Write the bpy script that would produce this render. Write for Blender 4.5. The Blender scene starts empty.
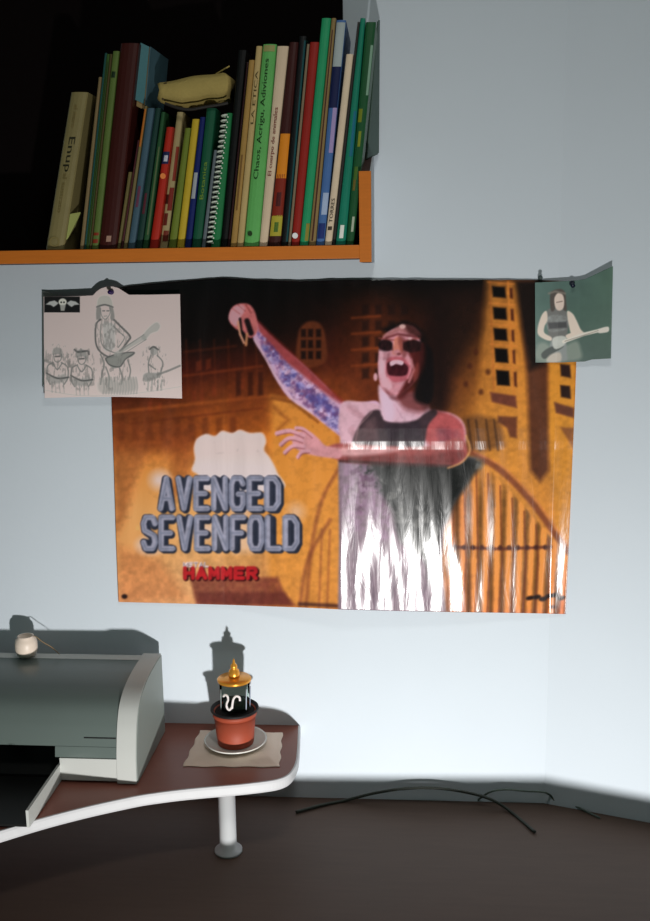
import bpy, bmesh, math, random
import numpy as np
from mathutils import Vector, Matrix
random.seed(4); RNG = np.random.RandomState(7)
scn = bpy.context.scene
C = scn.collection

# ------------------------------------------------------------------ camera
F = 1000.0; CX, CY = 325.0, 460.5
D = 1.6                                  # camera to wall, metres
yaw = math.radians(4.3); pitch = math.radians(10.8); roll = math.radians(0.86)
fwd = Vector((-math.sin(yaw)*math.cos(pitch), math.cos(yaw)*math.cos(pitch), -math.sin(pitch)))
r0 = Vector((math.cos(yaw), math.sin(yaw), 0)); u0 = r0.cross(fwd)
RT = r0*math.cos(roll) - u0*math.sin(roll)
UP = r0*math.sin(roll) + u0*math.cos(roll)
CAM = Vector((0, -D, 0))
def ray(px, py): return fwd*F + RT*(px-CX) + UP*(CY-py)
def _P(px, py, d):
    r = ray(px, py); t = (-d - CAM.y)/r.y; return CAM + r*t
DESK = 0.75
CAM.z = DESK - _P(255, 724.5, 0).z
def P(px, py, d=0.0):                    # point of the plane d in front of the wall
    r = ray(px, py); t = (-d - CAM.y)/r.y; return CAM + r*t
def G(px, py, z):                        # point of the level z
    r = ray(px, py); t = (z - CAM.z)/r.z; return CAM + r*t
def XP(px, py, X):
    r = ray(px, py); t = (X - CAM.x)/r.x; return CAM + r*t
def proj(p):
    v = Vector(p)-CAM; z = v.dot(fwd); return (CX+F*v.dot(RT)/z, CY-F*v.dot(UP)/z)
cam = bpy.data.cameras.new('camera'); co = bpy.data.objects.new('camera', cam); C.objects.link(co)
M = Matrix((( RT.x, UP.x, -fwd.x, CAM.x), (RT.y, UP.y, -fwd.y, CAM.y), (RT.z, UP.z, -fwd.z, CAM.z), (0,0,0,1)))
co.matrix_world = M
cam.sensor_fit = 'VERTICAL'; cam.sensor_height = 24; cam.lens = F/921*24; cam.clip_start = 0.02
scn.camera = co
LOW = P(300, 797, 0).z                   # lower worktop level

# ------------------------------------------------------------------ materials
def lin(c): return tuple(((v/255)/12.92 if v/255 <= .04045 else ((v/255+.055)/1.055)**2.4) for v in c)
def mat(name, rgb, rough=.6, metal=0, noise=0, nscale=30, bump=0, bscale=60, lvl=1.0, coat=0, trans=0, ior=1.45, stretch=(1,1,1), spec=.5):
    m = bpy.data.materials.new(name); m.use_nodes = True
    n = m.node_tree.nodes; l = m.node_tree.links; b = n['Principled BSDF']
    c = tuple(min(.9, v*lvl) for v in lin(rgb))
    b.inputs['Base Color'].default_value = (*c, 1); b.inputs['Roughness'].default_value = rough
    b.inputs['Metallic'].default_value = metal; b.inputs['Coat Weight'].default_value = coat
    b.inputs['Coat Roughness'].default_value = .15
    b.inputs['Transmission Weight'].default_value = trans; b.inputs['IOR'].default_value = ior
    b.inputs['Specular IOR Level'].default_value = spec
    if noise or bump:
        tc = n.new('ShaderNodeTexCoord'); mp = n.new('ShaderNodeMapping'); l.new(tc.outputs['Object'], mp.inputs[0])
        mp.inputs['Scale'].default_value = stretch
    if noise:
        nz = n.new('ShaderNodeTexNoise'); nz.inputs['Scale'].default_value = nscale; nz.inputs['Detail'].default_value = 4
        l.new(mp.outputs[0], nz.inputs['Vector'])
        mx = n.new('ShaderNodeMix'); mx.data_type = 'RGBA'
        l.new(nz.outputs['Fac'], mx.inputs['Factor'])
        mx.inputs['A'].default_value = (*[v*(1-noise) for v in c], 1); mx.inputs['B'].default_value = (*[min(.95, v*(1+noise)) for v in c], 1)
        l.new(mx.outputs['Result'], b.inputs['Base Color'])
    if bump:
        nb = n.new('ShaderNodeTexNoise'); nb.inputs['Scale'].default_value = bscale; nb.inputs['Detail'].default_value = 3
        l.new(mp.outputs[0], nb.inputs['Vector'])
        bp = n.new('ShaderNodeBump'); bp.inputs['Strength'].default_value = bump; bp.inputs['Distance'].default_value = .002
        l.new(nb.outputs['Fac'], bp.inputs['Height']); l.new(bp.outputs[0], b.inputs['Normal'])
    return m

def obj(name, bm, m, parent=None, smooth=False):
    bmesh.ops.recalc_face_normals(bm, faces=bm.faces)
    me = bpy.data.meshes.new(name); bm.to_mesh(me); bm.free()
    if m: me.materials.append(m)
    o = bpy.data.objects.new(name, me); C.objects.link(o)
    if smooth:
        for p in me.polygons: p.use_smooth = True
    if parent: o.parent = parent; o.matrix_parent_inverse = Matrix.Translation(parent.location).inverted()
    return o
def tag(o, label=None, cat=None, group=None, kind=None):
    if label: o['label'] = label
    if cat: o['category'] = cat
    if group: o['group'] = group
    if kind: o['kind'] = kind
    return o
def thing(name, label, cat, loc, group=None):
    o = bpy.data.objects.new(name, None); C.objects.link(o); o.location = loc
    o.empty_display_size = .02
    return tag(o, label, cat, group)
def box(bm, a, b, bev=0):
    x0,y0,z0 = [min(a[i],b[i]) for i in range(3)]; x1,y1,z1 = [max(a[i],b[i]) for i in range(3)]
    v = [bm.verts.new(p) for p in [(x0,y0,z0),(x1,y0,z0),(x1,y1,z0),(x0,y1,z0),(x0,y0,z1),(x1,y0,z1),(x1,y1,z1),(x0,y1,z1)]]
    fs = [bm.faces.new([v[i] for i in f]) for f in [(0,3,2,1),(4,5,6,7),(0,1,5,4),(1,2,6,5),(2,3,7,6),(3,0,4,7)]]
    if bev:
        es = list({e for f in fs for e in f.edges}); bmesh.ops.bevel(bm, geom=es, offset=bev, segments=2, affect='EDGES', profile=.5)
    return bm
def prism(bm, pts, vec):                 # polygon pts swept by vec
    a = [bm.verts.new(p) for p in pts]; b = [bm.verts.new(Vector(p)+Vector(vec)) for p in pts]
    n = len(pts); bm.faces.new(a[::-1]); bm.faces.new(b)
    for i in range(n): bm.faces.new((a[i], a[(i+1)%n], b[(i+1)%n], b[i]))
    return bm
def lathe(bm, prof, c, seg=40, cap=True):
    rings = []
    for r, z in prof:
        if r < 1e-6: rings.append([bm.verts.new((c[0], c[1], c[2]+z))])
        else: rings.append([bm.verts.new((c[0]+r*math.cos(2*math.pi*k/seg), c[1]+r*math.sin(2*math.pi*k/seg), c[2]+z)) for k in range(seg)])
    for a, b in zip(rings, rings[1:]):
        for k in range(seg):
            k2 = (k+1) % seg
            if len(a) == 1 and len(b) == 1: continue
            if len(a) == 1: bm.faces.new((a[0], b[k], b[k2]))
            elif len(b) == 1: bm.faces.new((a[k], a[k2], b[0]))
            else: bm.faces.new((a[k], a[k2], b[k2], b[k]))
    return bm
def tube(bm, pts, r, seg=8):
    pts = [Vector(p) for p in pts]; rings = []
    for i, p in enumerate(pts):
        t = (pts[min(i+1, len(pts)-1)] - pts[max(i-1, 0)]).normalized()
        a = t.cross(Vector((0,0,1)));  a = a if a.length > .05 else t.cross(Vector((1,0,0)))
        a.normalize(); b = t.cross(a)
        rings.append([bm.verts.new(p + (a*math.cos(2*math.pi*k/seg)+b*math.sin(2*math.pi*k/seg))*r) for k in range(seg)])
    for x, y in zip(rings, rings[1:]):
        for k in range(seg): bm.faces.new((x[k], x[(k+1)%seg], y[(k+1)%seg], y[k]))
    bm.faces.new(rings[0][::-1]); bm.faces.new(rings[-1]); return bm
def crom(pts, n=8, closed=False):
    P_ = [np.array(p, float) for p in pts]; N = len(P_); out = []
    rng = range(N) if closed else range(N-1)
    for i in rng:
        if closed: a,b,c,d = P_[(i-1)%N],P_[i],P_[(i+1)%N],P_[(i+2)%N]
        else: a,b,c,d = P_[max(i-1,0)],P_[i],P_[i+1],P_[min(i+2,N-1)]
        for k in range(n):
            t = k/n
            out.append(.5*((2*b)+(-a+c)*t+(2*a-5*b+4*c-d)*t*t+(-a+3*b-3*c+d)*t**3))
    if not closed: out.append(P_[-1])
    return [tuple(o) for o in out]

# ------------------------------------------------------------------ the room
wallm = mat('wall_paint', (210,219,227), .75, bump=.12, bscale=90, noise=.025, nscale=6, spec=.25)
COR = P(550, 600, 0)                      # where the wall turns
RA = math.radians(18)
bm = bmesh.new(); box(bm, (-2.2, 0, 0), (COR.x, .1, 2.5)); wb = obj('wall_back', bm, wallm); tag(wb, kind='structure')
bm = bmesh.new()
L2 = 2.0; ex = COR.x + L2*math.cos(RA); ey = -L2*math.sin(RA)
nx, ny = math.sin(RA)*.1, math.cos(RA)*.1
prism(bm, [(COR.x,0,0),(ex,ey,0),(ex+nx,ey+ny,0),(COR.x+nx,ny,0)], (0,0,2.5))
wr = obj('wall_right', bm, wallm); tag(wr, kind='structure')
def RW(px, py, off=0.0):                 # point on the right wall
    n = Vector((-math.sin(RA), -math.cos(RA), 0)); o = Vector((COR.x,0,0)) + n*off
    r = ray(px, py); t = (o-CAM).dot(n)/r.dot(n); return CAM + r*t
floorm = mat('floor_tile', (120,105,90), .5, noise=.1, nscale=5)
bm = bmesh.new(); box(bm, (-2.2,-3.0,-.08), (2.4,.1,0)); tag(obj('floor', bm, floorm), kind='structure')
bm = bmesh.new(); box(bm, (-2.2,-3.0,2.5), (2.4,.1,2.58)); tag(obj('ceiling', bm, wallm), kind='structure')

# ------------------------------------------------------------------ light
LF = Vector((P(510, 270, 0).x, 0, P(400, 858, 0).z))
ld = bpy.data.lights.new('desk_lamp', 'AREA'); ld.shape = 'DISK'; ld.size = .06; ld.energy = 15; ld.spread = math.radians(118); ld.color = (1, .985, .96)
lo = bpy.data.objects.new('desk_lamp', ld); C.objects.link(lo)
lo.location = (LF.x, -D, LF.z)
tgt = Vector((LF.x-.22, 0, LF.z-.10)); lo.rotation_euler = (tgt-lo.location).to_track_quat('-Z', 'Y').to_euler()
w = bpy.data.worlds.new('world'); scn.world = w; w.use_nodes = True
w.node_tree.nodes['Background'].inputs[0].default_value = (.33, .80, .68, 1); w.node_tree.nodes['Background'].inputs[1].default_value = .055
cl_ = bpy.data.lights.new('overhead_fill', 'AREA'); cl_.shape = 'DISK'; cl_.size = .3; cl_.energy = 5.0; cl_.color = (1, .98, .93)  # added overhead fill to brighten the napkin and desk top
clo = bpy.data.objects.new('overhead_fill', cl_); C.objects.link(clo); clo.location = (.1, -1.0, 2.48)
scn.view_settings.view_transform = 'Standard'; scn.view_settings.look = 'None'
scn.view_settings.exposure = 0; scn.view_settings.gamma = 1; scn.view_settings.use_curve_mapping = False

# ------------------------------------------------------------------ shelf
SD = .175
orange = mat('orange_beech', (205,115,35), .45, noise=.12, nscale=25, lvl=1.0, stretch=(1,1,12))
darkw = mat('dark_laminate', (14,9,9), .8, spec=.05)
greyl = mat('pale_laminate', (190,195,200), .6)
darkb = mat('dark_wood_shelf', (60,32,20), .7)
zt = P(200, 247.5, SD).z; zb = zt-.0185
xr0 = P(359.5, 250, SD).x; xr1 = P(371.5, 250, SD).x; xl = P(-60, 250, SD).x
shelf = thing('wall_shelf', 'wooden wall shelf with orange front edges and black back, holding the row of books', 'shelf', (xr0-.4, -.08, zb))
bm = bmesh.new(); box(bm, (xl,-SD+.006,zb), (xr0,-.001,zt)); obj('shelf_board', bm, darkb, shelf)
bm = bmesh.new(); box(bm, (xl,-SD,zb), (xr0,-SD+.006,zt), .0008); o = obj('front_edge', bm, orange, shelf); o['label'] = 'orange wooden front edge'
yb_ = P(371.5, 262, SD).z
zf = P(366, 171, SD).z; zk = P(376, 152, .002).z
bm = bmesh.new(); prism(bm, [(xr0,-.001,yb_),(xr0,-SD+.006,yb_),(xr0,-SD+.006,zf),(xr0,-.001,zk)], (xr1-xr0-.002,0,0)); sp = obj('side_panel', bm, darkb, shelf)
bm = bmesh.new(); prism(bm, [(xr0,-SD,yb_),(xr0,-SD+.006,yb_),(xr0,-SD+.006,zf),(xr0,-SD,zf)], (xr1-xr0,0,0)); obj('front_edge', bm, orange, shelf)
bm = bmesh.new(); prism(bm, [(xr1-.002,-.001,yb_),(xr1-.002,-SD+.006,yb_),(xr1-.002,-SD+.006,zf),(xr1-.002,-.001,zk)], (.002,0,0)); o = obj('outer_face', bm, greyl, shelf); o['label'] = 'pale outer face of the side panel'
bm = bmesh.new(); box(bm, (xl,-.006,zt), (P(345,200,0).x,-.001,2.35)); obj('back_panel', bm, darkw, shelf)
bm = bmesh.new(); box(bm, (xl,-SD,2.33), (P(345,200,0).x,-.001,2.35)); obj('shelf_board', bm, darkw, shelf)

# ------------------------------------------------------------------ books
PREV = None
matc = {}
def bmat(c, lvl=2.6, rough=.45):
    k = (tuple(c), lvl, rough)
    if k not in matc: matc[k] = mat('book_cloth_%d_%d_%d' % tuple(c), c, rough, noise=.12, nscale=40, lvl=lvl)
    return matc[k]
paperm = mat('page_paper', (200,185,150), .8, noise=.1, nscale=200)
def text_bm(s):
    cu = bpy.data.curves.new('t', 'FONT'); cu.body = s; cu.resolution_u = 2
    o = bpy.data.objects.new('t', cu); C.objects.link(o)
    dg = bpy.context.evaluated_depsgraph_get(); me = bpy.data.meshes.new_from_object(o.evaluated_get(dg))
    bm = bmesh.new(); bm.from_mesh(me); bpy.data.objects.remove(o); bpy.data.curves.remove(cu); bpy.data.meshes.remove(me)
    xs = [v.co.x for v in bm.verts]; ys = [v.co.y for v in bm.verts]
    for v in bm.verts: v.co.x = (v.co.x-min(xs))/(max(xs)-min(xs)); v.co.y = (v.co.y-min(ys))/(max(ys)-min(ys))
    return bm
def book(label,*a,**k):
    k['lvl'] = k.get('lvl', 2.6)*(.46 if a[0] < 230 else .56)
    return book_(label,*a,**k)
def book_(label, b0, b1, yb, t0, t1, yt, col, back=0.0, deep=.14, bands=(), texts=(), cat='book', name='book', lvl=2.6, pages=(200,185,150), dots=(), group='books on the wall shelf'):
    """spine seen between bottom x b0..b1 and top x t0..t1"""
    df = SD-.008-back
    yb = 251-(yb if yb else 0) - (b0-33)*.0215 if yb is None or yb < 20 else yb
    BL, BR, TL, TR = P(b0,yb,df), P(b1,yb,df), P(t0,yt,df), P(t1,yt,df)
    dz = zt+.0006-min(BL.z, BR.z)
    # slide every book down its own lean until it stands on the board
    for q in (BL, BR): pass
    ax = (TL-BL).normalized(); 
    az = (TR-BR).normalized()
    BL = BL + ax*((zt+.0008-BL.z)/ax.z); BR = BR + az*((zt+.0008-BR.z)/az.z)
    global PREV
    if PREV is not None:                  # keep clear of the neighbour on the left
        for q_, lim in ((BL, PREV[0]), (TL, PREV[0]+PREV[1]*(TL.z-zt))):
            if q_.x < lim+.0004: q_.x = lim+.0004
        if BR.x < BL.x+.003: BR.x = BL.x+.003
        if TR.x < TL.x+.003: TR.x = TL.x+.003
    PREV = (BR.x, (TR.x-BR.x)/(TR.z-BR.z))
    wv = (BR-BL); deep = min(deep, df-.008)
    root = thing(name, label, cat, ((BL.x+BR.x)/2, -df+deep/2, zt+.0008), group)
    def pt(s, t, y): 
        a = BL.lerp(BR, s); b = TL.lerp(TR, s); q = a.lerp(b, t); return Vector((q.x, -df+y, q.z))
    W = wv.length; tk = min(.0016, W*.18); bul = min(.004, W*.22)
    prof = [(0, deep)] + [(.5-.5*math.cos(math.pi*k/6), bul-bul*math.sin(math.pi*k/6)) for k in range(7)] + [(1, deep)]
    ts = tk/W
    inn = [(ts, deep)] + [(ts+(1-2*ts)*(.5-.5*math.cos(math.pi*k/6)), bul+tk-bul*math.sin(math.pi*k/6)) for k in range(7)] + [(1-ts, deep)]
    bm = bmesh.new(); O = [[bm.verts.new(pt(s,t,y)) for s,y in prof] for t in (0,1)]; I = [[bm.verts.new(pt(s,t,y)) for s,y in inn] for t in (0,1)]
    n = len(prof)
    for i in range(n-1):
        bm.faces.new((O[0][i],O[0][i+1],O[1][i+1],O[1][i])); bm.faces.new((I[0][i+1],I[0][i],I[1][i],I[1][i+1]))
        for t in (0,1): bm.faces.new((O[t][i],O[t][i+1],I[t][i+1],I[t][i]))
    for i in (0, n-1): bm.faces.new((O[0][i],O[1][i],I[1][i],I[0][i]))
    obj('cover', bm, bmat(col, lvl), root)
    bm = bmesh.new(); e = .004; m1 = (pt(ts*1.4,.012,bul+tk*1.5), pt(1-ts*1.4,.012,bul+tk*1.5), pt(1-ts*1.4,1-.012,bul+tk*1.5), pt(ts*1.4,1-.012,bul+tk*1.5))
    prism(bm, m1, (0, deep-bul-tk*1.5-e, 0)); obj('pages', bm, paperm, root)
    def surf(s): return bul-bul*math.sin(math.acos(max(-1,min(1,1-2*s)))) 
    if bands:
        for (ta, tb, sa, sb, c) in bands:
            bm = bmesh.new(); N = 6; fr = []; 
            for k in range(N+1):
                s = sa+(sb-sa)*k/N
                fr.append((s, surf(s)-.0003))
            A = [[bm.verts.new(pt(s,t,y)) for s,y in fr] for t in (ta,tb)]
            B = [[bm.verts.new(pt(s,t,y+.0005)) for s,y in fr] for t in (ta,tb)]
            for k in range(N):
                bm.faces.new((A[0][k],A[0][k+1],A[1][k+1],A[1][k])); bm.faces.new((B[0][k+1],B[0][k],B[1][k],B[1][k+1]))
                for t in (0,1): bm.faces.new((A[t][k],A[t][k+1],B[t][k+1],B[t][k]))
            for k in (0,N): bm.faces.new((A[0][k],A[1][k],B[1][k],B[0][k]))
            obj('spine_panel', bm, bmat(c, lvl), root)
    for (s_, ta, tb, sa, sb, c, up) in texts:
        bm = text_bm(s_)
        for v in bm.verts:
            u, q = v.co.x, v.co.y
            if up: s = sb-(sb-sa)*q; t = ta+(tb-ta)*u
            else:  s = sa+(sb-sa)*q; t = tb-(tb-ta)*u
            s2 = pt(s, t, surf(s)-.0007); v.co = s2
        obj('lettering', bm, bmat(c, 1.0), root)
    for (t, s, r, c, ring) in dots:
        bm = bmesh.new(); ctr = pt(s, t, -.0006)
        seg = 16; a = [bm.verts.new(ctr+Vector((math.cos(2*math.pi*k/seg)*r,0,math.sin(2*math.pi*k/seg)*r))) for k in range(seg)]
        if ring:
            b = [bm.verts.new(ctr+Vector((math.cos(2*math.pi*k/seg)*r*.7,0,math.sin(2*math.pi*k/seg)*r*.7))) for k in range(seg)]
            for k in range(seg): bm.faces.new((a[k],a[(k+1)%seg],b[(k+1)%seg],b[k]))
        else: bm.faces.new(a)
        obj('spine_emblem', bm, bmat(c, 2.0), root)
    root['_q'] = 0; del root['_q']
    return root, pt

DK = (35,35,20)
b1, pt1 = book('pale beige book leaning alone at the left end of the shelf', 45,63,None, 70.5,87.5,92, (128,117,76), lvl=2.3,
     texts=[('Enup', .50,.72,.25,.72,DK,False), ('al sustrato', .24,.49,.35,.6,(120,105,60),False), ('el muro', .78,.92,.35,.6,(130,112,65),False)], dots=[(.05,.45,.0075,(95,85,50),True)])
# a loose dog-eared leaf poking out of the beige book
bm = bmesh.new(); q = [P(66,240,SD-.012), P(70,214,SD-.012), P(81,212,SD-.03), P(76,224,SD-.03), P(68,238,SD-.014)]
prism(bm, q, (0,.0006,0)); obj('loose_leaf', bm, mat('leaf_paper', (120,125,70), .8, lvl=2), b1)
book('thin tan pamphlet left of the dark green spine', 79.5,83,None, 98.6,101.4,77, (118,100,68))
book('teal-topped thin book rising behind the green spines at the left', 83.3,85.4,None, 101.6,105.4,53, (25,70,65), back=.002)
book('narrow dark green book beside the tan pamphlet', 85.7,88.7,None, 105.8,109.5,54, (48,78,26), bands=[(.02,.96,.5,.8,(30,40,15))])
book('very thin olive book touching the light green spine', 89,91,None, 109.8,112,54, (70,60,30))
book('tall light green book next to the thick maroon one', 91.3,97.5,None, 112.5,119,51, (84,104,48), bands=[(.03,.05,.1,.9,(120,40,20)),(.07,.085,.1,.9,(120,40,20)),(.87,.9,.2,.8,(20,40,20))])
book('thick dark maroon hardback, tallest of the left group', 98,116,None, 119.5,138.5,43, (68,20,14), lvl=1.7, bands=[(.035,.065,.4,.66,(190,150,130))])
# short books
S = 18e-3
book('short olive paperback leaning on the maroon hardback', 117,119.5,None, 128.5,131.5,172, (100,90,52), back=.004)
book('thin wine coloured booklet left of the yellow-tan spine', 120.3,122.5,None, 135.5,138.5,140, (70,30,34), back=.008)
book('thin yellow-tan book with an orange top', 123,126.5,None, 142,146,106, (110,98,62), back=.004, bands=[(.72,.98,.1,.9,(165,95,30))])
book('blue-grey paperback of the short books', 127.5,134,None, 147.3,154,108, (60,84,98), back=.004, bands=[(.3,.45,.3,.7,(95,50,70))])
book('dark blue-green book left of the red spine', 135,141.5,None, 154.8,160.5,108, (22,52,46), back=.009, bands=[(.25,.4,.3,.7,(80,30,40))])
book('slim forest green book touching the red spine', 142.3,147.5,None, 161.3,165,112, (34,74,42), back=.009, bands=[(.1,.75,.5,.8,(80,95,60))])
book('bright red paperback with a small white and blue label', 149,157.5,None, 166.3,173,127, (160,34,20), back=.009, bands=[(.70,.80,0.05,.95,(25,30,70)),(.72,.77,.3,.8,(190,190,200))], dots=[(.6,.5,.004,(200,100,50),False)])
book('cream book with a red and brown picture pattern low on its spine', 159,167,None, 174.5,183,112, (150,135,95), back=.018,
     bands=[(.05,.13,.3,.95,(100,35,20)),(.17,.26,.1,.6,(90,30,20)),(.28,.45,.4,.98,(110,30,20)),(.33,.4,.0,.4,(60,25,15)),(.5,.75,.6,1,(120,40,25))])
book('olive green book left of the yellow spine', 168,175.5,None, 184.8,190.5,128, (98,112,38), back=.009)
book('bright yellow book in the middle of the short row', 176.5,183.5,None, 192.2,199,119, (178,152,40), back=.009)
book('dark blue book with a small white sticker', 184.5,190.5,None, 200,205,117, (14,28,88), back=.009, bands=[(.38,.58,.15,.8,(150,155,160))])
book('dark green book with faint yellow lettering', 191.5,200.5,None, 206,216,108, (18,76,52), back=.009, texts=[('Botanica', .35,.62,.3,.7,(120,150,50),True)])
book('slim grey booklet left of the spiral notebook', 201.5,205,None, 214,217.5,150, (90,98,104), back=.009)
# spiral notebook
nb, ptn = book('green spiral notebook with a white wire coil', 210.5,219.5,None, 226,232,113, (30,108,62), back=.007, name='spiral_notebook', cat='notebook')
wirem = mat('white_wire', (215,225,210), .4, lvl=1)
for k in range(26):
    t = .03+.94*k/25; bm = bmesh.new()
    c = ptn(-.08, t, -.001); R_ = .0042
    tube(bm, [c+Vector((math.cos(a)*R_, math.sin(a)*R_, (a/6.3)*.0028)) for a in [i*2*math.pi/12 for i in range(12)]], .0011, 6)
    obj('coil_loop', bm, wirem, nb)
book('thick black binder between the notebook and the brown spine', 221,227,None, 236,246.5,50, (8,8,8), back=.008, lvl=1.2, name='binder', cat='binder')
book('thin very dark wine book right of the black binder', 227.3,230,None, 246.6,249,62, (40,12,14), back=.008)
# right group
book('golden brown book at the left of the tall right-hand group', 230.3,236.3,None, 249,254.5,60, (138,108,56), bands=[(.2,.5,.3,.6,(100,72,35))])
book('beige book with small dark letters beside the light green one', 236.8,243,None, 255,262,46, (160,138,92), texts=[('LA ETICA', .62,.88,.3,.8,(70,60,20),True)])
book('wide light green book with dark green title running up its spine', 243.5,258.5,None, 262.7,276.5,44, (82,148,78), texts=[('Chaos, Acrigu, Adiviones', .34,.93,.22,.66,(20,50,12),True)],
     bands=[(.965,.995,.1,.9,(130,130,80))], dots=[(.065,.35,.0035,(20,40,12),False)])
book('cream book with dark red title running up its spine', 259,267,None, 277.2,288.5,46, (185,165,140), texts=[('El cuerpo de animales', .36,.70,.25,.75,(120,22,16),True)])
book('picture-covered book, wine red above orange, red and yellow', 267.6,280.5,None, 289,298.5,42, (50,18,16),
     bands=[(.34,.56,.1,.95,(190,115,25)),(.15,.36,.08,.95,(110,32,18)),(.2,.27,.3,.7,(60,20,20)),(.05,.155,.08,.95,(150,140,45)),(.07,.12,.35,.7,(60,90,30))])
book('black book with a thin teal stripe down its edge', 281,287.5,None, 299,306.5,36, (12,14,16), lvl=1.5, bands=[(.02,.98,.72,.98,(25,80,84))])
book('thin grey-tan pamphlet left of the dark red spine', 288,290.5,None, 307,309.5,44, (110,95,75))
book('dark red book with a small pale emblem at its foot', 291,299,None, 310,319,42, (124,26,18), dots=[(.05,.4,.004,(220,190,180),False)])
book('tall emerald green book right of the dark red one', 299.6,308,None, 320,331,18, (30,128,84), bands=[(.02,.1,.55,.95,(120,110,40))])
book('slim brown and tan book between the emerald and blue spines', 308.5,315.5,None, 331.5,336,18, (120,100,62), bands=[(.02,.95,.35,.6,(60,30,20))])
book('blue and white book with a grey top', 316,324,None, 336.5,346,20, (60,92,140),
     bands=[(.80,.99,.04,.96,(140,150,150)),(.62,.80,.04,.96,(14,22,60)),(.42,.62,.5,.96,(140,125,165)),(.14,.24,.3,.96,(140,155,180)),(.03,.1,.1,.9,(25,40,95))])
book('narrow off-white book with small black print near its foot', 324.6,331.5,None, 346.3,353.3,54, (190,172,148), texts=[('TORRES', .12,.25,.25,.75,(30,25,20),True)], bands=[(.08,.1,.2,.8,(60,50,40))])
book('thin charcoal book behind the off-white spine', 332,335,None, 354,357,22, (40,36,34), back=.004)
book('teal green book near the right end with a white mark at its foot', 335.5,345.5,None, 357.5,365.5,18, (18,106,84), bands=[(.03,.09,.3,.7,(200,205,195)),(.4,.6,.5,.9,(24,90,110))])
book('dark green book with yellow flecks, last before the side panel', 346,353.5,None, 366,376,22, (20,68,36),
     deep=.075, bands=[(.06,.13,.5,.8,(150,160,140)),(.45,.52,.3,.6,(110,120,30)),(.56,.62,.1,.5,(100,110,25)),(.3,.36,.2,.6,(60,90,30)),(.68,.9,.7,.95,(110,140,120)),(.25,.3,.2,.5,(90,80,30))])

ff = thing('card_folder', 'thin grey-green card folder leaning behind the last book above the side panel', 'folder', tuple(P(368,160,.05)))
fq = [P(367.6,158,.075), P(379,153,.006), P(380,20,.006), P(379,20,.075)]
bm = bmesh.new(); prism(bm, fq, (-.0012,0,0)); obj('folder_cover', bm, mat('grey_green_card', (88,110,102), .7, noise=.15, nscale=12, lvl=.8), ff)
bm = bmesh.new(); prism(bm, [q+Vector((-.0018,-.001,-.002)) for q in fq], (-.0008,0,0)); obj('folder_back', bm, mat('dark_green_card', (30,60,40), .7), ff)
# book lying tilted on the short books, its cover seen
bl = P(133,107,SD-.03); 
root = thing('book', 'blue-covered book standing tilted on top of the short books', 'book', tuple(P(145,104,.09)), 'books on the wall shelf')
fr = [P(136,106,.150), P(144.5,110,.147), P(149.5,47,.147), P(141,43,.150)]
off = P(157,100,.06)-P(143,110,.147)
off = Vector((.058,.10,0))
off = P(164,72,.06) - P(146,56,.147); off.z = 0
bm = bmesh.new(); prism(bm, fr, off); bmesh.ops.bevel(bm, geom=list(bm.edges), offset=.0008, segments=1, affect='EDGES'); obj('pages', bm, mat('old_paper', (150,125,80), .8, lvl=.8), root)
n_ = Vector((.0012,-.0012,0))
bm = bmesh.new(); prism(bm, [fr[1]+n_+Vector((0,0,.006)), fr[1]+off+n_+Vector((0,0,.006)), fr[2]+off+n_, fr[2]+n_], (.001,0,0)); o = obj('cover', bm, mat('blue_cover', (62,88,98), .4, noise=.5, nscale=18, lvl=1.6), root); o['label'] = 'mottled blue front cover'
bm = bmesh.new(); prism(bm, [p+Vector((0,-.002,.008 if i<2 else 0)) for i,p in enumerate(fr)], (0,.0015,0)); o = obj('spine', bm, mat('teal_spine', (70,118,124), .4, lvl=1), root)

# pencil case on the short books
pcm = mat('beige_canvas', (150,132,74), .85, lvl=1.35, bump=.5, bscale=200, noise=.12, nscale=30)
root = thing('pencil_case', 'soft beige canvas pencil case lying on top of the short books', 'pencil case', tuple(P(197,106,.12)))
sec = []
for i in range(25):
    t = i/24; px = 163+ (230.5-163)*t
    top = 84.5-(84.5-73.5)*t + .8*math.sin(t*9); bot = 104 + 3.2*math.sin(math.pi*min(1,t*1.5)) - 3*max(0,t-.55)*2 + .6*math.sin(t*23)
    e = min(1, .88+3.5*min(t, 1-t)); m_ = (top+bot)/2; hh = (bot-top)/2*e
    sec.append((px + 1.5*0, m_-hh, m_+hh))
bm = bmesh.new(); rings = []
for px, a, b in sec:
    A, B = P(px, a, .125), P(px, b, .125); c = (A+B)/2; rz = (A.z-B.z)/2
    rings.append([bm.verts.new((c.x+.003*math.sin(k), c.y+.035*math.copysign(abs(math.cos(2*math.pi*k/16))**.6, math.cos(2*math.pi*k/16)), c.z+rz*math.copysign(abs(math.sin(2*math.pi*k/16))**.6, math.sin(2*math.pi*k/16)))) for k in range(16)])
for x, y in zip(rings, rings[1:]):
    for k in range(16): bm.faces.new((x[k], x[(k+1)%16], y[(k+1)%16], y[k]))
bm.faces.new(rings[0][::-1]); bm.faces.new(rings[-1]); obj('pouch', bm, pcm, root, True)
bm = bmesh.new(); tube(bm, [P(px,y,.161) for px,y in crom([(165,103.5),(178,108),(190,109.5),(205,107),(218,105),(228,103)],5)], .0022); o = obj('underside_line', bm, mat('dark_underside', (25,20,15), .6), root)  # dark line along the underside of the pouch
bm = bmesh.new(); tube(bm, [P(px,y,.14) for px,y in crom([(216,74),(221,71),(227,67.5),(229.5,66)],5)], .0010); obj('cord', bm, pcm, root)
bm = bmesh.new(); tube(bm, [P(px,y,.155) for px,y in crom([(163.5,100),(162,92),(163,86),(167,83.5)],5)], .0022); obj('strap', bm, mat('dark_strap', (80,65,35), .8), root)

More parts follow.
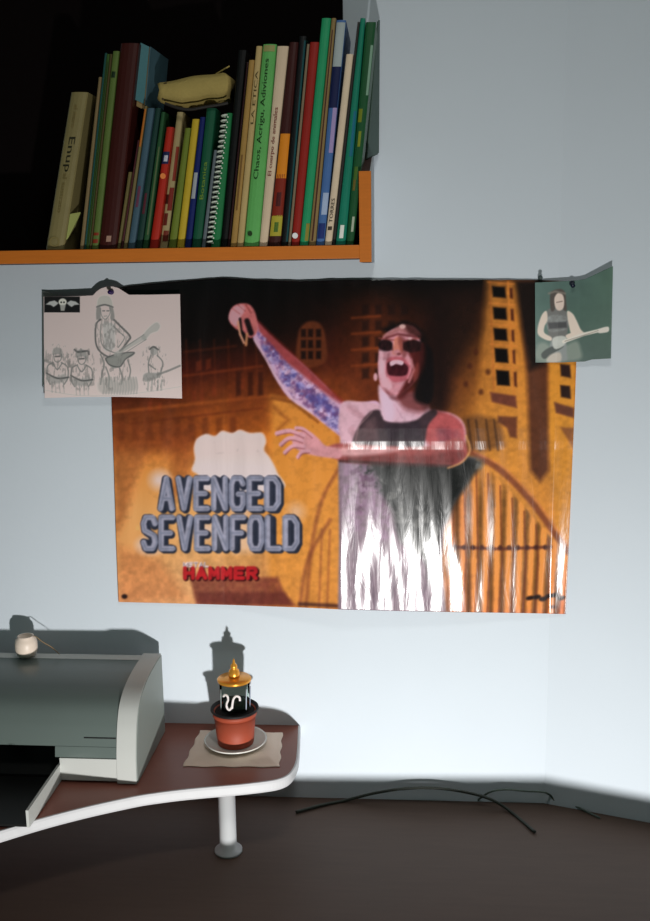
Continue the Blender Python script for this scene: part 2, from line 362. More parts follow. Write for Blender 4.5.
# ------------------------------------------------------------------ painting
class Canvas:
    def __init__(s, x0, y0, x1, y1, k=2):
        s.x0, s.y0, s.k = x0, y0, k; s.W = int((x1-x0)*k); s.H = int((y1-y0)*k)
        s.X, s.Y = np.meshgrid(x0+(np.arange(s.W)+.5)/k, y0+(np.arange(s.H)+.5)/k); s.a = np.zeros((s.H, s.W, 3))
    def _bb(s, pts, m):
        xs = [p[0] for p in pts]; ys = [p[1] for p in pts]
        c = lambda v, hi: int(max(0, min(hi, v)))
        return (slice(c((min(ys)-m-s.y0)*s.k, s.H), c((max(ys)+m-s.y0)*s.k+1, s.H)), slice(c((min(xs)-m-s.x0)*s.k, s.W), c((max(xs)+m-s.x0)*s.k+1, s.W)))
    def put(s, sl, m, col):
        m = m[..., None]; col = np.array(col)/255. if not isinstance(col, np.ndarray) else col
        s.a[sl] = s.a[sl]*(1-m) + col*m
    def seg(s, pts, X, Y, closed):
        d = np.full(X.shape, 1e9); n = len(pts)
        for i in range(n if closed else n-1):
            (ax, ay), (bx, by) = pts[i][:2], pts[(i+1)%n][:2]; dx, dy = bx-ax, by-ay; L = dx*dx+dy*dy+1e-9
            t = np.clip(((X-ax)*dx+(Y-ay)*dy)/L, 0, 1); d = np.minimum(d, np.hypot(X-ax-t*dx, Y-ay-t*dy))
        return d
    def poly(s, pts, col, al=1, soft=.6, sm=False, tex=None):
        if sm: pts = crom(pts, 6, True)
        sl = s._bb(pts, soft*2); X, Y = s.X[sl], s.Y[sl]
        if X.size == 0: return
        ins = np.zeros(X.shape, bool); n = len(pts)
        for i in range(n):
            (ax, ay), (bx, by) = pts[i], pts[(i+1)%n]
            if ay == by: continue
            ins ^= ((ay > Y) != (by > Y)) & (X < (bx-ax)*(Y-ay)/(by-ay)+ax)
        d = s.seg(pts, X, Y, True); sd = np.where(ins, d, -d)
        m = np.clip(sd/(2*soft)+.5, 0, 1)*al
        if tex is not None: m = m*tex[sl]
        s.put(sl, m, col)
    def line(s, pts, w, col, al=1, soft=.5, sm=False, tex=None):
        if sm: pts = crom(pts, 6)
        sl = s._bb(pts, w/2+soft*2); X, Y = s.X[sl], s.Y[sl]
        if X.size == 0: return
        m = np.clip((w/2-s.seg(pts, X, Y, False))/(2*soft)+.5, 0, 1)*al
        if tex is not None: m = m*tex[sl]
        s.put(sl, m, col)
    def ell(s, cx, cy, rx, ry, col, al=1, soft=.6, rot=0):
        c, q = math.cos(rot), math.sin(rot)
        s.poly([(cx+rx*math.cos(t)*c-ry*math.sin(t)*q, cy+rx*math.cos(t)*q+ry*math.sin(t)*c) for t in [k*math.pi/12 for k in range(24)]], col, al, soft)
    def noise(s, sx, sy, seed=0, oct=3):
        r = np.random.RandomState(seed); out = np.zeros((s.H, s.W)); amp = 1; tot = 0
        for o in range(oct):
            gx = max(2, int(s.W/s.k/sx*2**o)+2); gy = max(2, int(s.H/s.k/sy*2**o)+2); g = r.rand(gy, gx)
            fx = np.linspace(0, gx-1.001, s.W); fy = np.linspace(0, gy-1.001, s.H); ix = fx.astype(int); iy = fy.astype(int)
            tx = fx-ix; ty = (fy-iy)[:, None]; tx = tx*tx*(3-2*tx); ty = ty*ty*(3-2*ty)
            v = (g[iy][:, ix]*(1-tx)+g[iy][:, ix+1]*tx)*(1-ty)+(g[iy+1][:, ix]*(1-tx)+g[iy+1][:, ix+1]*tx)*ty
            out += v*amp; tot += amp; amp *= .55
        return out/tot
    def sample(s, x, y):
        fx = np.clip((x-s.x0)*s.k-.5, 0, s.W-1.001); fy = np.clip((y-s.y0)*s.k-.5, 0, s.H-1.001)
        ix = fx.astype(int); iy = fy.astype(int); tx = (fx-ix)[..., None]; ty = (fy-iy)[..., None]
        return (s.a[iy, ix]*(1-tx)+s.a[iy, ix+1]*tx)*(1-ty)+(s.a[iy+1, ix]*(1-tx)+s.a[iy+1, ix+1]*tx)*ty
    def stops(s, st):                    # columns of vertical gradients: [(x, [(y, col), ...]), ...]
        cols = []
        for x, g in st:
            ys = [q[0] for q in g]; cols.append(np.stack([np.interp(s.Y[:, 0], ys, [q[1][c]/255. for q in g]) for c in range(3)], -1))
        xs = [q[0] for q in st]; X = s.X[0]
        for i in range(s.W):
            x = X[i]
            j = int(np.clip(np.searchsorted(xs, x)-1, 0, len(xs)-2)); t = min(1, max(0, (x-xs[j])/(xs[j+1]-xs[j])))
            s.a[:, i] = cols[j]*(1-t)+cols[j+1]*t

LET = {  # condensed block capitals in a unit box, y down
 'A': [[(0,1),(.5,0),(1,1)],[(.2,.66),(.8,.66)]], 'V': [[(0,0),(.5,1),(1,0)]], 'E': [[(1,0),(0,0),(0,1),(1,1)],[(0,.5),(.8,.5)]],
 'N': [[(0,1),(0,0),(1,1),(1,0)]], 'G': [[(1,.18),(.8,0),(.2,0),(0,.2),(0,.8),(.2,1),(.8,1),(1,.85),(1,.52),(.6,.52)]],
 'D': [[(0,0),(0,1),(.65,1),(1,.8),(1,.2),(.65,0),(0,0)]], 'S': [[(1,.2),(.8,0),(.2,0),(0,.2),(.1,.42),(.9,.58),(1,.8),(.8,1),(.2,1),(0,.8)]],
 'F': [[(1,0),(0,0),(0,1)],[(0,.5),(.8,.5)]], 'O': [[(.2,0),(.8,0),(1,.2),(1,.8),(.8,1),(.2,1),(0,.8),(0,.2),(.2,0)]], 'L': [[(0,0),(0,1),(1,1)]],
 'H': [[(0,0),(0,1)],[(1,0),(1,1)],[(0,.5),(1,.5)]], 'M': [[(0,1),(0,0),(.5,.7),(1,0),(1,1)]], 'R': [[(0,1),(0,0),(.8,0),(1,.15),(1,.38),(.8,.52),(0,.52)],[(.5,.52),(1,1)]],
 'T': [[(0,0),(1,0)],[(.5,0),(.5,1)]]}
def write(cv, s_, x0, x1, y0, y1, w, col, gap=.26, dx=0, dy=0, al=1, soft=.5, slope=0, tex=None):
    n = len(s_); cw = (x1-x0)/n
    for i, ch in enumerate(s_):
        lx = x0+cw*i+w/2; lw = cw*(1-gap*.25)-w
        yy0 = y0+slope*i+w/2; hh = (y1-y0)-w
        for st in LET[ch]:
            cv.line([(lx+a*lw+dx, yy0+b*hh+dy) for a, b in st], w, col, al, soft, tex=tex)

# ---- poster art
pv = Canvas(98, 272, 584, 620, 2)
K = (6,3,4)
pv.stops([(105,[(280,K),(345,(14,4,4)),(385,(60,16,8)),(410,(95,40,14)),(440,(150,82,26)),(470,(214,142,58)),(510,(232,168,84)),(560,(228,160,80)),(612,(215,150,90))]),
  (190,[(280,K),(340,(12,4,4)),(370,(62,18,8)),(400,(100,42,12)),(440,(150,72,18)),(475,(225,150,60)),(520,(234,176,92)),(612,(225,168,100))]),
  (270,[(280,K),(330,(16,5,4)),(365,(60,20,8)),(400,(130,62,16)),(430,(190,105,24)),(480,(218,142,50)),(540,(225,160,70)),(612,(205,140,78))]),
  (330,[(280,K),(320,(28,10,6)),(360,(70,24,10)),(400,(130,60,18)),(430,(190,110,30)),(480,(215,140,52)),(560,(215,150,70)),(612,(190,120,70))]),
  (375,[(280,K),(310,(50,20,8)),(350,(100,42,14)),(400,(95,38,14)),(450,(110,60,26)),(520,(160,120,90)),(612,(170,130,90))]),
  (440,[(280,K),(320,(22,8,6)),(380,(48,18,10)),(420,(84,40,16)),(450,(120,70,26)),(500,(170,100,44)),(560,(196,128,60)),(612,(176,104,58))]),
  (480,[(280,K),(320,(50,24,8)),(370,(120,68,20)),(420,(176,112,32)),(455,(180,118,34)),(500,(182,116,50)),(560,(200,130,60)),(612,(178,104,56))]),
  (515,[(280,(60,28,10)),(330,(150,86,24)),(380,(180,112,32)),(440,(196,134,44)),(500,(196,132,50)),(560,(208,140,66)),(612,(182,104,60))]),
  (580,[(280,(80,40,12)),(340,(150,84,20)),(420,(184,118,30)),(480,(190,124,40)),(560,(198,128,56)),(612,(180,100,56))])])
n1 = pv.noise(40, 30, 1); n2 = pv.noise(10, 10, 2); n3 = pv.noise(5, 5, 3); nv = pv.noise(3, 60, 4, 2)
pv.a *= (.84+.32*n1)[..., None]; pv.a *= (.93+.14*n2)[..., None]
# dim facade windows on the left and centre
for (x, y, w_, h_) in [(196,362,5,10),(206,360,5,10),(212,385,4,12),(200,390,4,11),(192,392,4,10),(148,402,4,10),(158,404,4,9),(240,380,5,10)]:
    pv.poly([(x,y),(x+w_,y-2),(x+w_,y+h_-2),(x,y+h_)], (120,44,16), .55, 1.2)
for x in range(118, 232, 14): pv.poly([(x,418),(x+6,417),(x+7,440),(x,441)], (84,34,10), .5, 1.6)
for x in (186,200,214,228,244,256): pv.line([(x,340),(x+2,402)], 1.5, (120,48,16), .3, 1.4)
pv.line([(184,376),(262,366)], 2, (150,62,20), .45, 1.4); pv.line([(184,352),(236,346)], 1.6, (110,44,16), .4, 1.4)
pv.line([(115,412),(270,396)], 3, (180,90,26), .45, 1.5); pv.line([(130,424),(262,408)], 2, (90,34,10), .6, 1.2)
pv.poly([(232,372),(262,372),(270,430),(225,440)], (110,42,14), .35, 4)
for x in (236,248,258): pv.poly([(x,372),(x+5,372),(x+5,395),(x,396)], (40,12,6), .6, 1.2)
pv.poly([(298,366),(298,335),(304,324),(312,321),(320,324),(325,335),(325,362)], (110,52,22), .7, 1.5, True)
for x in (301,308,316):
    for y in (329,340,351): pv.poly([(x,y),(x+5,y),(x+5,y+8),(x,y+8)], (22,8,6), .9, 1)
for i in range(4):
    for j in range(5):
        x = 362+i*13; y = 305+j*16; pv.poly([(x,y),(x+7,y-1),(x+7,y+9),(x,y+10)], (24,10,8), .65, 1.4)
for y in (318,334,350,366): pv.line([(352,y),(380,y-2)], 2, (150,64,20), .5, 1.2)
# gallery, rail and yellow wall left of the singer
pv.poly([(272,396),(300,402),(335,430),(345,470),(340,612),(268,612)], (212,138,44), .8, 4)
pv.line([(272,398),(292,402),(318,422)], 3, (110,55,16), .7, 1.4); pv.line([(275,408),(288,420),(278,430)], 4, (120,60,20), .5, 2)
pv.line([(268,396),(262,612)], 3, (150,84,28), .25, 2)
pv.poly([(112,452),(150,446),(140,470),(126,520),(113,540)], (150,84,34), .7, 6); pv.poly([(112,420),(200,425),(185,450),(112,452)], (120,54,20), .6, 5)
pv.poly([(118,545),(160,560),(190,600),(118,604)], (195,116,56), .5, 6)
pv.poly([(172,440),(192,436),(190,490),(170,500)], (140,66,24), .45, 5)
# smoke cloud
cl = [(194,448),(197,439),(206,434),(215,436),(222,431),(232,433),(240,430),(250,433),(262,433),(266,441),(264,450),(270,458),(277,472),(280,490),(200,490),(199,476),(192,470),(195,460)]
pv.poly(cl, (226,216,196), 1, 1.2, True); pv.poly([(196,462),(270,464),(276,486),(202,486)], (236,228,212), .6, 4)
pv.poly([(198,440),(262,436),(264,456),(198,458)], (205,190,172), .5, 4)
# right-hand buildings
pv.poly([(486,280),(536,280),(548,470),(556,612),(470,612),(474,440)], (196,126,38), .75, 4, tex=.6+.5*n2)
pv.poly([(535,280),(548,280),(545,360),(556,480),(560,540),(546,500),(536,430),(532,360)], (30,14,10), .0, 2)
pv.poly([(518,280),(540,280),(548,360),(549,470),(540,482),(530,470),(527,380)], (70,36,24), .88, 3)
pv.poly([(514,280),(545,280),(545,365),(530,370),(522,330)], (12,8,8), .85, 4)
for (y, h_, x) in [(286,11,492),(307,12,493),(328,12,493.5),(348,14,494.5),(370,15,496)]:
    pv.poly([(x,y),(x+13,y+1),(x+14,y+h_+1),(x+1,y+h_)], (10,5,5), 1, 1.1)
    pv.poly([(x+17,y+2),(x+20.5,y+2),(x+21,y+h_+2),(x+17.5,y+h_+1)], (60,22,12), .9, 1)
    pv.line([(x-4,y-4),(x+22,y-2)], 1.6, (205,120,40), .55, .8)
pv.line([(490,282),(494,390)], 1.4, (170,90,28), .6, .8); pv.line([(508,282),(514,395)], 2, (200,120,36), .7, .8)
pv.poly([(490,392),(516,396),(517,408),(492,402)], (90,44,34), .9, 1.3); pv.poly([(498,416),(517,417),(517,438),(510,437),(507,428),(498,422)], (88,46,30), .9, 1.4)
pv.poly([(549,360),(576,360),(572,480),(566,560),(556,540),(550,430)], (200,134,34), .8, 2)
for y in (364,385): pv.poly([(560,y),(570,y+1),(571,y+14),(561,y+12)], (30,14,14), .95, 1)
pv.poly([(554,402),(574,408),(574,418),(556,413)], (84,44,34), .9, 1.2); pv.poly([(560,427),(574,428),(573,448),(568,440)], (120,70,36), .8, 1.4)
pv.poly([(455,300),(486,300),(480,400),(462,430),(448,380)], (96,48,14), .35, 8, tex=n2*1.2)
for (x,y) in [(488,372),(476,352),(470,366),(481,392),(466,384)]: pv.ell(x,y,2.5,3,(60,24,12),.7,1.4)
pv.poly([(436,290),(486,288),(478,330),(452,380),(440,420),(428,360)], (22,10,8), .75, 9)
# dark figure-like truss behind the elbow and the railing fan
pv.poly([(462,418),(478,414),(500,420),(505,446),(480,452),(464,450)], (70,42,24), .55, 3)
for x in (468,476,486,494): pv.line([(x,420),(x+4,450)], 2, (40,24,16), .6, 1)
m_ = (.75+.5*nv)
sl = (pv.Y > 470) & (pv.X > 446); ph = pv.X+ (pv.Y-540)*.03*(pv.X-470)/40
st = .5+.5*np.sin(ph*2*math.pi/11.5); blend = np.clip((pv.Y-462)/40, 0, 1)*np.clip((pv.X-444)/8, 0, 1)
arc = 462+((pv.X-474)/92)**1.25*np.where(pv.X > 474, 84, 0) if False else 455+np.clip(pv.X-474, 0, 200)**1.12*.62
below = np.clip((pv.Y-arc)/4, 0, 1)*blend
pv.a = pv.a*(1-(below*(.42*(1-st)))[..., None]) + np.array([.80,.50,.26])*(below*.28*st)[..., None]
pv.a *= (1-below*.25*(1-m_))[..., None]
for i, x in enumerate(range(452, 566, 12)):
    top = 458+max(0, x-474)**1.12*.62
    pv.line([(x, top+4),(x+2,560),(x-1,612)], 1.8, (110,52,24), .75, .8)
pv.line(crom([(470,452),(500,470),(530,500),(552,530),(568,552)], 6), 6, (120,62,34), .9, 1.4); pv.line(crom([(474,452),(504,468),(534,498),(556,528),(570,548)], 6), 1.5, (190,110,60), .6, .8)
pv.line([(452,547),(500,549),(551,547)], 3.2, (82,36,24), .8, 1.1)
for x in range(455, 552, 9): pv.ell(x,547.5,2.2,2.6,(60,26,20),.8,.8)
for x, y in [(530,598),(537,597),(543,599),(549,596),(555,595),(561,598)]: pv.ell(x,y,4.2,2.2,(24,12,12),.95,.8,-.2)
pv.ell(553,607,4,1.8,(70,30,24),.8,.8)
# left railing strokes
for a in ([(338,470),(322,500),(312,545),(306,606)], [(300,606),(308,560),(330,520)]): pv.line(crom(a, 6), 4, (120,58,34), .55, 1.6)
for x in (322,330): pv.line([(x,530),(x-3,608)], 2.4, (140,76,40), .55, 1.2)
pv.poly([(190,578),(278,577),(284,592),(296,606),(196,605)], (112,48,36), .85, 2, tex=.7+.4*n3); pv.poly([(196,592),(285,592),(292,606),(200,605)], (90,36,30), .6, 2)
pv.line([(300,604),(338,606)], 4, (60,30,26), .8, 1.4)
pv.ell(124.5,596.5,3,2.4,(20,10,14),.9,.7)
# ---- singer
skin = (206,168,170); skd = (150,70,66); red = (120,34,26)
arm = [(254,320),(268,333),(281,345),(305,366),(326,386),(343,402),(362,402),(380,404),(380,440),(346,438),(333,431),(311,413.5),(289.5,398.5),(275.5,379),(266,360),(253,338)]
pv.poly(arm, (186,150,168), 1, 1, True)
pv.poly([(256,320),(270,333),(284,346),(306,366),(327,386),(345,403),(338,402),(318,388),(296,370),(275,354),(262,338)], (140,38,32), .8, 2.2, True)
blu = (84,82,140); nt = pv.noise(6, 6, 11); nt2 = pv.noise(4, 4, 12)
tatt = [(257,332),(272,345),(292,368),(318,388),(338,408),(350,420),(345,436),(330,427),(308,409),(290,393),(277,374),(266,356)]
pv.poly(tatt, blu, 1, 1.5, True, tex=np.clip((nt-.36)*3, 0, .8)); pv.poly(tatt, (92,50,92), .8, 1.5, True, tex=np.clip((nt2-.5)*4, 0, .8))
pv.poly(tatt, (205,195,222), .9, 1.5, True, tex=np.clip((.44-nt2)*4, 0, .75))
for (x,y,r) in [(268,348,5),(276,360,4),(292,376,4),(322,402,8),(331,410,6),(312,398,5),(300,386,3.5)]: pv.ell(x,y,r,r*.8,(64,66,134),.45,2)
pv.line([(255,340),(267,361),(277,379),(291,398),(312,413)], 1.6, (220,190,190), .7, .8)
# fist and microphone
pv.poly([(229,320),(231,309),(238,304),(248,304),(254,310),(257,320),(257,332),(250,338),(243,331),(236,329)], (178,96,88), 1, .8, True)
pv.poly([(229,319),(232,309),(240,305),(245,309),(240,318),(236,326)], (222,170,168), .9, 1.2, True)
for a in ([(233,309),(240,314)],[(238,305),(245,311)],[(246,305),(251,313)]): pv.line(a, 1.2, (110,40,34), .7, .7)
pv.line([(247,321),(251,333)], 5.5, (16,8,10), .95, .9); pv.line([(240,319),(241,330),(245,339)], 3, (14,8,10), .9, .8)
pv.line([(238,322),(240,334),(244,343)], 2, (206,150,110), .95, .7); pv.line([(247,334),(246,345)], 2.4, (190,130,80), .9, .8)
# shoulders, neck
pv.poly([(341,404),(362,402),(378,404),(386,412),(425,410),(440,411),(455,415),(464,424),(466,440),(460,456),(440,462),(350,462),(340,440)], (196,158,160), 1, 1.2, True)
pv.poly([(420,412),(440,411),(456,417),(464,428),(463,444),(448,452),(430,446),(421,430)], (168,72,68), .95, 2, True)
pv.poly([(438,428),(458,432),(459,446),(440,444)], (110,50,60), .6, 2.5, True, tex=.4+nt)
pv.poly([(379,385),(392,394),(412,392),(420,398),(430,408),(424,419),(384,421),(380,404)], (200,166,170), 1, 1.6, True); pv.poly([(381,392),(392,398),(394,418),(385,419)], (218,194,202), .8, 2.5, True)
pv.poly([(398,396),(416,388),(430,402),(424,412),(408,410),(400,404)], (96,36,32), .8, 3, True); pv.line([(394,404),(402,418)], 1.2, (170,130,140), .6, .7)
for a_, b_ in (((350,408),(372,424)),((352,430),(362,450)),((404,410),(418,414))): pv.line([a_, b_], 5, (150,96,98), .4, 3)
# tank top
pv.poly([(370,412),(379,410),(382,416),(386,421),(402,423),(416,420),(424,414),(434,409),(437,414),(428,426),(424,446),(418,462),(354,462),(352,444),(360,424)], (56,42,45), 1, 1.2, True)
pv.poly([(354,440),(368,420),(376,418),(378,446),(356,452)], (96,74,72), .6, 2, True, tex=n3)
pv.poly([(384,424),(420,421),(422,440),(388,440)], (44,36,42), .7, 2); pv.poly([(356,432),(374,418),(378,440),(354,446)], (100,76,74), .5, 2.5)
pv.line([(372,412),(359,426),(355,442)], 1, (190,150,140), .5, .7)
# head
pv.poly([(383,331),(392,325),(402,322),(414,324),(424,332),(430,345),(433,364),(432,385),(430,401),(420,403),(414,395),(420,370),(420,346)], (14,7,8), 1, 2.6, True); pv.poly([(424,326),(440,330),(446,400),(432,410),(424,396)], (24,9,7), .75, 6, True)
face = [(379,352),(378,366),(379,380),(383,390),(391,395),(401,394),(411,386),(419,374),(423,356),(421,342),(412,333),(400,328),(388,332),(381,341)]
pv.poly(face, (196,140,142), 1, .9, True)
pv.poly([(409,352),(423,344),(424,362),(418,376),(408,388),(398,396),(404,384),(410,370),(412,360)], (78,20,16), .95, 1.8, True)
pv.poly([(379,362),(385,360),(386,376),(392,386),(386,391),(381,382)], (226,190,190), .8, 1.6, True)
pv.ell(375.5,377,2,4,(210,160,160),.9,.8)
pv.poly([(384,388),(396,396),(410,388),(404,398),(392,400)], (84,24,24), .6, 1.8, True)
pv.poly([(383,336),(392,330),(402,325),(413,327),(420,335),(410,334),(398,332),(388,337)], (150,100,92), .9, 1.4, True); pv.poly([(405,325),(414,327),(422,336),(410,335)], (50,18,16), .8, 2, True); pv.line([(386,338),(398,334),(416,337)], 2.2, (70,20,18), .8, .9)
pv.ell(402.5,326.5,3,2.2,(214,180,160),.8,.9)
pv.ell(385.5,345,7,6,(10,5,8),1,.9); pv.ell(412,345.5,9,6.4,(12,5,6),1,.9); pv.line([(379,338),(392,340),(404,341),(420,338)], 1.6, (110,50,40), .8, .7)
pv.poly([(395,338),(401,338),(403,349),(400,354),(393,354),(393,347)], (206,128,96), .95, 1.1, True); pv.ell(397,352,4,2.4,(188,130,130),.9,.9); pv.ell(399,354,2,1.2,(70,20,22),.8,.7)
pv.ell(410,338.5,2,1.4,(210,180,170),.9,.6)
pv.poly([(386,360),(392,357),(402,357),(409,362),(411,372),(406,380),(394,382),(387,374)], (172,84,90), .95, 1.1, True)
pv.poly([(387,364),(392,361),(402,362),(408,367),(406,375),(395,376),(388,374)], (40,6,14), 1, .8, True)
pv.poly([(390,362),(396,360),(403,361.5),(402,365),(396,364),(391,366)], (236,214,214), 1, .6, True); pv.line([(405,358),(412,366),(408,378)], 2, (226,160,160), .6, 1)
pv.line([(384,358),(384,368),(387,377)], 1, (130,70,74), .6, .8)
pv.poly([(421,346),(432,352),(433,396),(424,402),(420,380)], (12,6,8), .9, 1.5, True)
hs = pv.noise(3, 8, 21)
pv.poly([(411,350),(424,344),(425,364),(419,378),(409,390),(399,397),(407,384),(413,370)], (50,12,10), .7, 2.2, True)
pv.poly([(398,336),(404,338),(408,350),(404,358),(400,350)], (96,34,28), .6, 1.4, True); pv.line([(411,360),(414,370),(409,382)], 2.2, (216,150,146), .7, 1)
pv.poly([(379,345),(392,342),(393,350),(386,352),(379,351)], (12,5,8), .8, 1); pv.poly([(403,342),(422,341),(421,351),(410,353),(403,350)], (12,5,6), .8, 1)
pv.poly(face, (120,50,50), .35, 1.5, True, tex=hs); pv.poly([(379,350),(388,352),(384,372),(380,374)], (226,196,196), .5, 1.5)
pv.poly([(383,352),(391,353),(388,360),(383,360)], (120,70,72), .5, 1.2); pv.ell(416,372,2.5,9,(150,70,56),.5,1.8,.2)
# lower body
pv.poly([(338,452),(360,458),(420,458),(462,456),(476,458),(468,480),(452,506),(444,530),(442,560),(446,612),(338,612),(339,540)], (128,112,116), 1, 1.2)
pv.poly([(366,458),(476,458),(470,480),(452,506),(442,530),(438,560),(430,584),(424,560),(400,540),(392,510),(376,490)], (46,50,46), .96, 3, True)
pv.poly([(366,458),(476,458),(470,480),(452,506),(442,530),(436,560),(400,540),(392,510)], (120,124,112), .7, 3, True, tex=np.clip((nt-.5)*5, 0, .8)); pv.poly([(380,458),(470,460),(456,500),(440,520)], (14,16,14), .8, 4, True)
pv.poly([(346,462),(368,462),(384,500),(392,540),(350,530),(342,500)], (150,124,140), .7, 3, True, tex=np.clip((nt2-.35)*5, 0, 1)); pv.poly([(350,466),(372,470),(384,506),(356,512)], (90,60,80), .7, 3, True, tex=np.clip((nt-.5)*6, 0, .9))
for a in ([(352,520),(356,560),(354,606)],[(372,530),(370,570),(376,608)],[(396,560),(392,600)],[(412,570),(408,608)],[(426,585),(418,610)]): pv.line(crom(a,5), 2, (96,84,92), .6, 1)
# raised elbow and forearm across the chest, open hand
pv.poly([(334,444),(352,444),(390,446),(430,446),(456,438),(466,444),(466,458),(452,466),(420,465),(380,463),(345,462),(330,456),(320,452)], (150,74,66), 1, 1.4, True); pv.poly([(345,452),(390,455),(430,454),(460,450),(456,464),(400,466),(350,462)], (84,30,28), .75, 3, True, tex=.5+.5*nt)
pv.poly([(322,446),(336,448),(370,447),(400,450),(360,456),(330,454)], (214,170,160), .75, 2, True); pv.line([(340,461),(400,464),(452,466)], 2.6, (54,26,24), .8, 1.2)
pv.poly([(296,433),(308,431),(318,438),(326,446),(340,450),(340,458),(322,457),(308,454),(298,450),(292,442)], (198,138,134), 1, 1, True)
for a, w_ in (([(303,436),(290,431),(277,433.5)], 4.6), ([(302,441),(290,438),(281,444.5)], 4.4), ([(304,447),(293,446),(285,452.5)], 4.2), ([(309,451),(302,452),(298,457)], 4), ([(312,436),(303,429),(296,428)], 3.6)):
    pv.line(crom(a, 5), w_, (204,150,150), 1, .7); pv.line([(p[0]+.4, p[1]+2) for p in crom(a, 5)], 1.2, (120,56,54), .7, .7)
# reflective crumple strokes above the fold belong to the paper; printed microphone-stand loop
pv.line(crom([(466,436),(470,450),(462,462),(448,468)], 6), 2, (214,160,90), .7, .8)
# ---- titles
gl = (238,232,222)
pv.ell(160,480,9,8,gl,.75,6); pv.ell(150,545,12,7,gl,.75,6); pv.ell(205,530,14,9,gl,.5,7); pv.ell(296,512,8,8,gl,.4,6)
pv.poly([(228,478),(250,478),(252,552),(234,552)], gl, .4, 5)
for (s_, a, b, c, d) in (('AVENGED',157,283,475,512), ('SEVENFOLD',140,301.5,514,552)):
    write(pv, s_, a, b, c, d, 8.6, (34,40,52), dx=2.2, dy=1.6, soft=.6)
    write(pv, s_, a, b, c, d, 7.6, (44,50,62), soft=.6)
    write(pv, s_, a+.9, b-.9, c+.9, d-.9, 5.2, (146,152,160), soft=.5)
    write(pv, s_, a+2, b-2, c+2, d-2, 2.2, (112,122,134), al=.8, soft=.6)
write(pv, 'METAL', 183, 209, 562, 567.4, 1.6, (235,225,215), soft=.4); write(pv, 'METAL', 183.4, 209.4, 562.6, 568, .8, (30,20,20), soft=.4, al=.5)
write(pv, 'HAMMER', 182.5, 259.5, 566, 580.5, 5.4, (50,8,10), soft=.6, dx=.8, dy=.8); write(pv, 'HAMMER', 183, 258.5, 566.2, 580, 3.9, (182,26,30), soft=.5)
nf = pv.noise(4, 4, 31); ng = pv.noise(9, 9, 32)
pv.a *= (.88+.24*nf)[...,None]*(.95+.1*ng)[...,None]
for _ in range(2):
    pv.a[1:-1] = (pv.a[:-2]+2*pv.a[1:-1]+pv.a[2:])/4; pv.a[:,1:-1] = (pv.a[:,:-2]+2*pv.a[:,1:-1]+pv.a[:,2:])/4
lum = pv.a.mean(-1, keepdims=True); pv.a = np.clip(pv.a*.9+lum*.1, 0, 1)*np.array([1, .955, 1.03]); pv.a = np.clip(pv.a, 0, 1)

# ---- paper sheets from painted canvases
def edge(pts, key):                      # interpolate an edge given as pixel points
    ks = [p[key] for p in pts]; vs = [p[1-key] for p in pts]
    return lambda t: np.interp(t, ks, vs)
def srgb2lin(a): return np.where(a <= .04045, a/12.92, ((a+.055)/1.055)**2.4)
def sheet(name, top, bottom, left, right, nx_, ny_, cv, illum, disp, m, parent=None, plane=None):
    U, V = np.meshgrid(np.linspace(0,1,nx_), np.linspace(0,1,ny_))
    tx = np.array(top); bx = np.array(bottom); lx = np.array(left); rx = np.array(right)
    def par(a): 
        d = np.r_[0, np.cumsum(np.hypot(*np.diff(a, axis=0).T))]; return d/d[-1]
    def ev(a, t): p_ = par(a); return np.stack([np.interp(t, p_, a[:,0]), np.interp(t, p_, a[:,1])], -1)
    T, B, L, R = ev(tx,U), ev(bx,U), ev(lx,V), ev(rx,V); u = U[...,None]; v = V[...,None]
    Cn = (1-u)*(1-v)*tx[0]+u*(1-v)*tx[-1]+(1-u)*v*bx[0]+u*v*bx[-1]
    Q = (1-v)*T+v*B+(1-u)*L+u*R-Cn
    px, py = Q[...,0], Q[...,1]
    dd = disp(U, V, px, py)
    if cv is not None:
        col = srgb2lin(np.clip(cv.sample(px, py), 0, 1))/illum(px, py)[...,None]; col = np.maximum(col/np.maximum(1, col.max(-1, keepdims=True)/.88), .002)
    co_ = np.zeros((ny_*nx_, 3)); k = 0
    PX, PY, DD = px.ravel(), py.ravel(), dd.ravel()
    rr = np.outer(np.ones(PX.size), np.array(fwd*F)) + np.outer(PX-CX, np.array(RT)) + np.outer(CY-PY, np.array(UP))
    cp = np.array(CAM)
    if plane is None:
        t_ = (-DD-cp[1])/rr[:,1]; co_ = cp+rr*t_[:,None]
    else: co_ = plane(PX, PY, DD, rr, cp)
    idx = np.arange(nx_*ny_).reshape(ny_, nx_)
    f = np.stack([idx[1:,:-1], idx[1:,1:], idx[:-1,1:], idx[:-1,:-1]], -1).reshape(-1,4)
    me = bpy.data.meshes.new(name); me.vertices.add(len(co_)); me.vertices.foreach_set('co', co_.ravel())
    me.loops.add(f.size); me.loops.foreach_set('vertex_index', f.ravel().astype(np.int32)); me.polygons.add(len(f))
    me.polygons.foreach_set('loop_start', np.arange(0, f.size, 4, dtype=np.int32)); me.polygons.foreach_set('loop_total', np.full(len(f), 4, np.int32))
    me.update(calc_edges=True); me.polygons.foreach_set('use_smooth', np.ones(len(f), bool))
    if cv is not None:
        at = me.color_attributes.new('Print', 'FLOAT_COLOR', 'POINT')
        at.data.foreach_set('color', np.c_[col.reshape(-1,3), np.ones(len(co_))].ravel().astype(np.float32))
    me.materials.append(m)
    o = bpy.data.objects.new(name, me); C.objects.link(o)
    so = o.modifiers.new('thickness', 'SOLIDIFY'); so.thickness = .0003; so.offset = -1
    if parent: o.parent = parent; o.matrix_parent_inverse = Matrix.Translation(parent.location).inverted()
    return o
